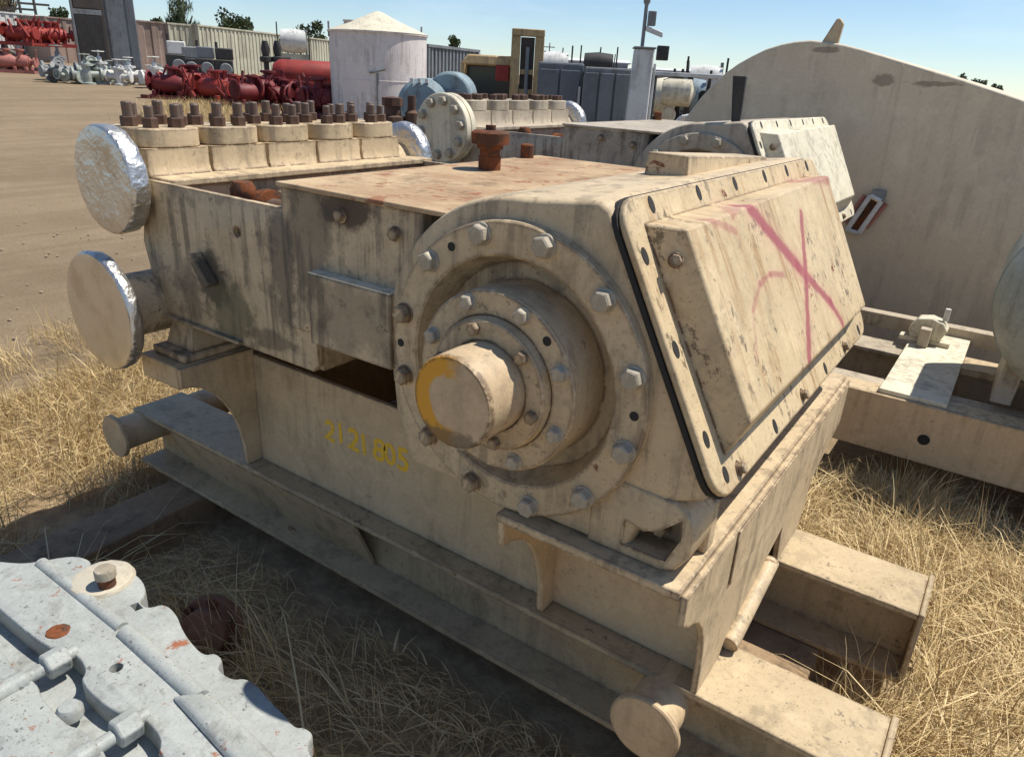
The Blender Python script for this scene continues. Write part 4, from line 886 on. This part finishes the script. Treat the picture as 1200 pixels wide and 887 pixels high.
# far long white building on the skyline, utility poles
def far_building(px0, px1, D, py, m, label, hh=2.0):
    a = P(px0, 80, D); b = P(px1, 80, D); z = ground_z(a.x, a.y); d = b-a; d.z = 0; L = d.length
    t = thing('warehouse', (a.x, a.y, z-.1), label, 'building', None, math.atan2(d.y, d.x)); loose(); h = P((px0+px1)/2, py, D).z - z + .1
    bpart(MB().box(0, L, 0, 18, 0, h*.86), 'wall', 'farwall', t, 0, 0)
    bpart(MB().prism([(0, h*.862), (18, h*.862), (9, h*1.05), (0, h*.90)], 'x', -.5, L+.5), 'roof', m, t, 0, 0)
    for k in range(int(L/9)): bpart(MB().box(3+k*9, 7+k*9, -.08, -.01, .2, h*.6), 'door', 'midgrey', t, 0, 0)
far_building(632, 735, 130, 68, 'roofwhite', 'long white roofed warehouse on the skyline behind the slate cabinets')
far_building(740, 840, 120, 80, 'roofwhite', 'low white roofed warehouse on the skyline beside the tan tank')
far_building(505, 560, 125, 60, 'farwall', 'grey warehouse on the skyline behind the forklift')
for i, (px, py, D) in enumerate(((36, 0, 75), (53, -6, 72), (642, 50, 150), (12, 2, 80))):
    t = bthing('utility_pole', px, D, ['utility pole behind the white container, second from the left', 'utility pole nearest the dark brown cabinet', 'distant utility pole right of the forklift mast', 'leftmost utility pole at the edge of the yard'][i], 'pole')
    h = ht(px, py, D); bpart(MB().cyl((0, 0, -.2), (0, 0, h), .13, 8, .09), 'shaft', 'brown_dark', t); bpart(MB().box(-1, 1, -.06, .06, h-.8, h-.65), 'crossarm', 'brown_dark', t)

# ------------------------------------------------------------------ trees
def tree(px, D, pytop, width_px, label, m='leaf', n=1500, spiky=False, clumps=16):
    x, y, z = gp(px, D); h = P(px, pytop, D).z - z; rw = wd(px-width_px/2, px+width_px/2, D)/2
    t = thing('tree', (x, y, z), label, 'tree'); loose()
    tr_ = MB(); base = h*.42
    tr_.cyl((0, 0, -.3), (.1, .05, base), .28, 8, .17)
    for k in range(7):
        a = k*.9+random.random(); tr_.cyl((.1, .05, base-.3), (rw*.6*math.cos(a), rw*.6*math.sin(a), base + (h-base)*random.uniform(.3, .8)), .11, 6, .03)
    bpart(tr_, 'trunk', 'brown_dark', t)
    vs = []; fs = []; sh = []
    cl = []
    for k in range(clumps):
        a = random.uniform(0, 6.28); rr = rw*.72*math.sqrt(random.random()); zz = random.uniform(base*.9, h*.93)
        k_ = math.sqrt(max(.15, 1-((zz-(base+h)/2)/((h-base)*.62))**2)); cl.append((rr*math.cos(a)*k_, rr*math.sin(a)*k_, zz, random.uniform(.22, .42)*rw, random.uniform(-.25, .25)))
    for k in range(n):
        cx, cy, cz, cr, sb = random.choice(cl)
        d = Vector((random.gauss(0, 1), random.gauss(0, 1), random.gauss(0, .8))).normalized()*cr*random.random()**.4
        p = Vector((cx, cy, cz)) + d; s = random.uniform(.12, .26)*(rw/2.6)**.5
        if spiky: u = Vector((random.gauss(0, .4), random.gauss(0, .4), 1)).normalized()*s*3; v = Vector((random.gauss(0, 1), random.gauss(0, 1), 0)).normalized()*s*.25
        else: u = Vector((random.gauss(0, 1), random.gauss(0, 1), random.gauss(0, 1))).normalized(); v = u.orthogonal().normalized()*s*.7; u = u*s
        o = len(vs); vs += [p-u, p+v, p+u, p-v]; fs.append((o, o+1, o+2, o+3)); sh += [min(1, max(0, .5+sb+random.uniform(-.3, .3)))]*4
    me = bpy.data.meshes.new('crown'); me.from_pydata([tuple(v) for v in vs], [], fs)
    at_ = me.attributes.new('shade', 'FLOAT', 'POINT'); at_.data.foreach_set('value', sh)
    finish('crown', me, m, t, smooth=0)
tree(217, 92, 0, 50, 'spiky green tree above the cream containers', spiky=True, n=1600)
tree(280, 98, 9, 52, 'broad dark green tree right of the spiky tree')
tree(366, 100, 25, 46, 'rounded dark tree just left of the white tank')
tree(80, 84, 6, 40, 'green tree behind the dark brown cabinet')
tree(18, 82, -22, 62, 'dry brown tree at the far left edge', m='leaf_dry', spiky=True)
tree(190, 120, 22, 30, 'small low tree left of the spiky tree')
tree(531, 95, 42, 26, 'small round tree right of the white tank')
for i, (px, py) in enumerate(((1112, 84), (1136, 85), (1153, 93), (1173, 98))):
    tree(px, 60, py, 26 if i != 1 else 30, ['first dark tree top above the tan tank, nearest its lug', 'feathery tree top above the tan tank', 'third dark tree top above the tan tank', 'last small tree top above the tan tank at the right edge'][i], n=900)

# ------------------------------------------------------------------ dry grass
def grass(name, pts, lens, lean, shade, width, label, ang=None):
    n = len(pts); a = rng.uniform(0, 2*np.pi, n) if ang is None else ang; dirn = np.stack([np.cos(a), np.sin(a)], 1); side = np.stack([-dirn[:, 1], dirn[:, 0]], 1)
    twist = rng.uniform(0, np.pi, n); side = side*np.cos(twist)[:, None] + dirn*np.sin(twist)[:, None]
    V = np.zeros((n, 7, 3)); ts = [0, .35, .7, 1.0]
    for k, t_ in enumerate(ts):
        ang = lean*(.35 + .65*t_)
        hx = np.sin(ang)*lens*t_; hz = np.cos(ang)*lens*t_ - (lens*t_**3*.12*np.sin(lean))
        c_ = np.concatenate([pts[:, :2] + dirn*hx[:, None], (pts[:, 2] + np.maximum(hz, .004+.01*t_))[:, None]], 1)
        wv = (width*(1-.75*t_))[:, None]*side
        if k < 3:
            V[:, 2*k, :] = c_; V[:, 2*k, :2] -= wv; V[:, 2*k+1, :] = c_; V[:, 2*k+1, :2] += wv
        else: V[:, 6, :] = c_
    b = np.arange(n)*7
    q1 = np.stack([b, b+1, b+3, b+2], 1); q2 = np.stack([b+2, b+3, b+5, b+4], 1); t3 = np.stack([b+4, b+5, b+6], 1)
    me = bpy.data.meshes.new(name)
    nv = n*7; loops = np.concatenate([q1.ravel(), q2.ravel(), t3.ravel()]); starts = np.concatenate([np.arange(2*n)*4, 8*n+np.arange(n)*3]); tot = np.concatenate([np.full(2*n, 4), np.full(n, 3)])
    me.vertices.add(nv); me.vertices.foreach_set('co', V.reshape(-1)); me.loops.add(len(loops)); me.loops.foreach_set('vertex_index', loops.astype(np.int32))
    me.polygons.add(3*n); me.polygons.foreach_set('loop_start', starts.astype(np.int32)); me.polygons.foreach_set('loop_total', tot.astype(np.int32))
    me.update(calc_edges=True); me.validate()
    at_ = me.attributes.new('shade', 'FLOAT', 'POINT'); at_.data.foreach_set('value', np.repeat(shade, 7).astype(np.float32))
    o = finish(name, me, 'straw', smooth=0); tag(o, label, 'grass', None, 'stuff')
def field(regions):
    P_, L_, A_, S_, W_, D_ = [], [], [], [], [], []
    for (x0, x1, y0, y1, dens, l0, l1, up, sh0, sh1) in regions:
        n = int((x1-x0)*(y1-y0)*dens); nc = max(6, n//22)
        cx = rng.uniform(x0, x1, nc); cy = rng.uniform(y0, y1, nc); ch = rng.uniform(.6, 1.25, nc); cs_ = rng.uniform(-.15, .15, nc); cu = rng.random(nc)
        keep = (np.sin(cx*4.1+cy*1.7)+np.sin(cy*5.3-cx*2.3+1.1)) < 1.15; cx, cy, ch, cs_, cu = cx[keep], cy[keep], ch[keep], cs_[keep], cu[keep]; nc = len(cx)
        k = rng.integers(0, nc, n); sp = .07
        x = cx[k] + rng.normal(0, sp, n); y = cy[k] + rng.normal(0, sp, n)
        flat = rng.random(n) > up*(.4+1.2*cu[k])
        ca = 1.2*np.sin(cx*1.7+1)+1.1*np.cos(cy*2.1) + rng.normal(0, .9, nc); D_.append(ca[k] + rng.normal(0, .55, n))
        ln = np.where(flat, rng.uniform(1.15, 1.52, n), np.abs(rng.normal(.35, .25, n)))
        P_.append(np.stack([x, y, np.where(flat, rng.uniform(0, .05, n), 0)], 1)); L_.append(rng.uniform(l0, l1, n)*ch[k]*np.where(flat & (cu[k] > .55), 1.55, 1.0)); A_.append(ln)
        S_.append(np.clip(rng.uniform(sh0, sh1, n)+cs_[k], 0, 1)); W_.append(np.where(rng.random(n) < .12, rng.uniform(.003, .005, n), rng.uniform(.001, .0026, n)))
    p = np.concatenate(P_); L = np.concatenate(L_); A = np.concatenate(A_); S = np.concatenate(S_); W = np.concatenate(W_); DD = np.concatenate(D_)
    x, y = p[:, 0], p[:, 1]
    bad = ((x > -3.2) & (x < .12) & (((y > 1.50) & (y < 1.83)) | ((y > 2.25) & (y < 2.58)))) | ((x > -2.45) & (x < -.65) & (y > .05) & (y < .80))
    bad |= (x > -3.0) & (x < -2.55) & (y > .55) & (y < 2.95) | (x > -.52) & (x < -.15) & (y > 1.5) & (y < 3.0)
    bad |= (y > 3.86) & (y < 5.45) & (x > -3.9)
    L = np.where((x > -3.1) & (x < -.4) & (y > 1.2) & (y < 3.0), np.minimum(L, .12), L)
    ok = ~bad & (np.hypot(x, y) > .35)
    return p[ok], L[ok], A[ok], S[ok], W[ok], DD[ok]
p, L, A, S, W, DD = field([(-.15, 2.4, .7, 3.9, 6500, .10, .38, .30, .55, 1.05), (-.6, .1, 2.6, 3.9, 5200, .10, .30, .3, .5, 1.0), (.0, .5, 1.75, 2.4, 1500, .15, .34, .8, .3, .8)])
grass('dry_grass', p, L, A, S, W, 'matted dry straw grass right of the front pump', DD)
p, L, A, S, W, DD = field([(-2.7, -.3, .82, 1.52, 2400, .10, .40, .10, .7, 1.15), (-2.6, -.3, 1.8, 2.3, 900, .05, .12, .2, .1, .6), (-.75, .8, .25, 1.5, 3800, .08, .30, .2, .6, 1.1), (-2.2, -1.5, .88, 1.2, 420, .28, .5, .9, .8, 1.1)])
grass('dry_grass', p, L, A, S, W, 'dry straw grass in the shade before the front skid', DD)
p, L, A, S, W, DD = field([(-4.6, -2.9, .3, 2.6, 3200, .10, .32, .5, .45, 1.0), (-5.6, -4.4, 1.2, 3.2, 1000, .08, .26, .6, .45, 1.0), (-4.2, -2.7, 2.5, 3.6, 900, .06, .22, .5, .35, .95), (-6.0, -4.2, -.2, 1.4, 900, .06, .2, .5, .4, .95)])
grass('dry_grass', p, L, A, S, W, 'pale dry grass tufts left of the front skid', DD)
# straggly strips farther off along the road edge
def strip():
    xs = []; 
    for k in range(260):
        px = random.uniform(175, 300); D = random.uniform(22, 31); a = P(px, 80, D)
        for j in range(22): xs.append((a.x+random.gauss(0, .35), a.y+random.gauss(0, .35), ground_z(a.x, a.y)))
    for k in range(160):
        a = P(random.uniform(330, 520), 80, random.uniform(9, 20))
        for j in range(14): xs.append((a.x+random.gauss(0, .3), a.y+random.gauss(0, .3), ground_z(a.x, a.y)))
    p = np.array(xs); n = len(p)
    grass('dry_grass', p, rng.uniform(.12, .38, n), np.abs(rng.normal(.5, .35, n)), rng.uniform(.45, 1, n), rng.uniform(.004, .010, n), 'straw coloured grass strip below the red pump cluster')
strip()
# loose stones on the dirt yard
def stones():
    vs = []; fs = []
    base = [(1, 0, 0), (-1, 0, 0), (0, 1, 0), (0, -1, 0), (0, 0, 1), (0, 0, -1)]
    tri = [(0, 2, 4), (2, 1, 4), (1, 3, 4), (3, 0, 4), (2, 0, 5), (1, 2, 5), (3, 1, 5), (0, 3, 5)]
    for k in range(700):
        if k % 3: x, y = random.uniform(-11, -3.2), random.uniform(1.5, 11)
        else: x, y = random.uniform(-24, -8), random.uniform(2, 24)
        r_ = random.uniform(.005, .015)*(1 + math.hypot(x, y)*.045); o = len(vs); z = ground_z(x, y)
        vs += [(x+a*r_*random.uniform(.7, 1.3), y+b*r_*random.uniform(.7, 1.3), z+c_*r_*.7+r_*.2) for a, b, c_ in base]; fs += [tuple(o+i for i in t_) for t_ in tri]
    me = bpy.data.meshes.new('gravel'); me.from_pydata(vs, [], fs); o = finish('gravel', me, 'gravel', smooth=0); tag(o, 'small loose stones scattered over the dirt yard', 'gravel', None, 'stuff')
M['gravel'] = paint('stone', (.34, .27, .20), (.26, .20, .15), rust=0, dirt=.2, streak=0, rough=.9, sc=3, chips=0)
stones()
# equipment clutter between the stack and the tank
def clutter(px, D, hz, wx, m, m2, label, cat):
    t = bthing('machine_unit', px, D, label, cat); h = hz
    bpart(MB().box(-wx/2, wx/2, 0, .7, -.05, h*.55), 'base', m, t, .03, 0)
    bpart(MB().lathe([(0, -wx*.4), (h*.16, -wx*.38), (h*.18, 0), (h*.16, wx*.38), (0, wx*.4)], (0, .2, h*.74), 'x', 20), 'tank', m2, t)
    for k in range(5):
        x = -wx/2 + wx*(k+.5)/5; bpart(MB().cyl((x, .1, h*.5), (x+random.uniform(-.1, .1), .15, h*random.uniform(.75, 1.0)), random.uniform(.02, .05), 8), 'pipe', random.choice(('dark', m2, 'midgrey')), t)
    bpart(MB().box(-wx/2, -wx/2+.06, -.02, .05, 0, h), 'post', 'dark', t, 0, 0); bpart(MB().box(wx/2-.06, wx/2, -.02, .05, 0, h), 'post', 'dark', t, 0, 0)
clutter(782, 17, 2.2, .7, 'dark', 'cream', 'dark framed machine directly right of the pale stack', 'machine')
clutter(812, 19, 2.2, .9, 'dark', 'bluegrey', 'dark machine with blue grey drum left of the tan tank', 'machine')
clutter(828, 24, 2.5, 1.2, 'midgrey', 'white', 'grey machine with white drum half hidden by the tan tank', 'machine')
clutter(648, 30, 2.7, 1.4, 'midgrey', 'white', 'machine with white drum above the dark slate cabinet', 'machine')
clutter(700, 34, 2.8, 1.6, 'midgrey', 'dark', 'machine with dark drum above the lighter slate cabinet', 'machine')
clutter(345, 42, 3.2, 1.6, 'shed', 'white', 'cream machine with white drum left of the white tank', 'machine')
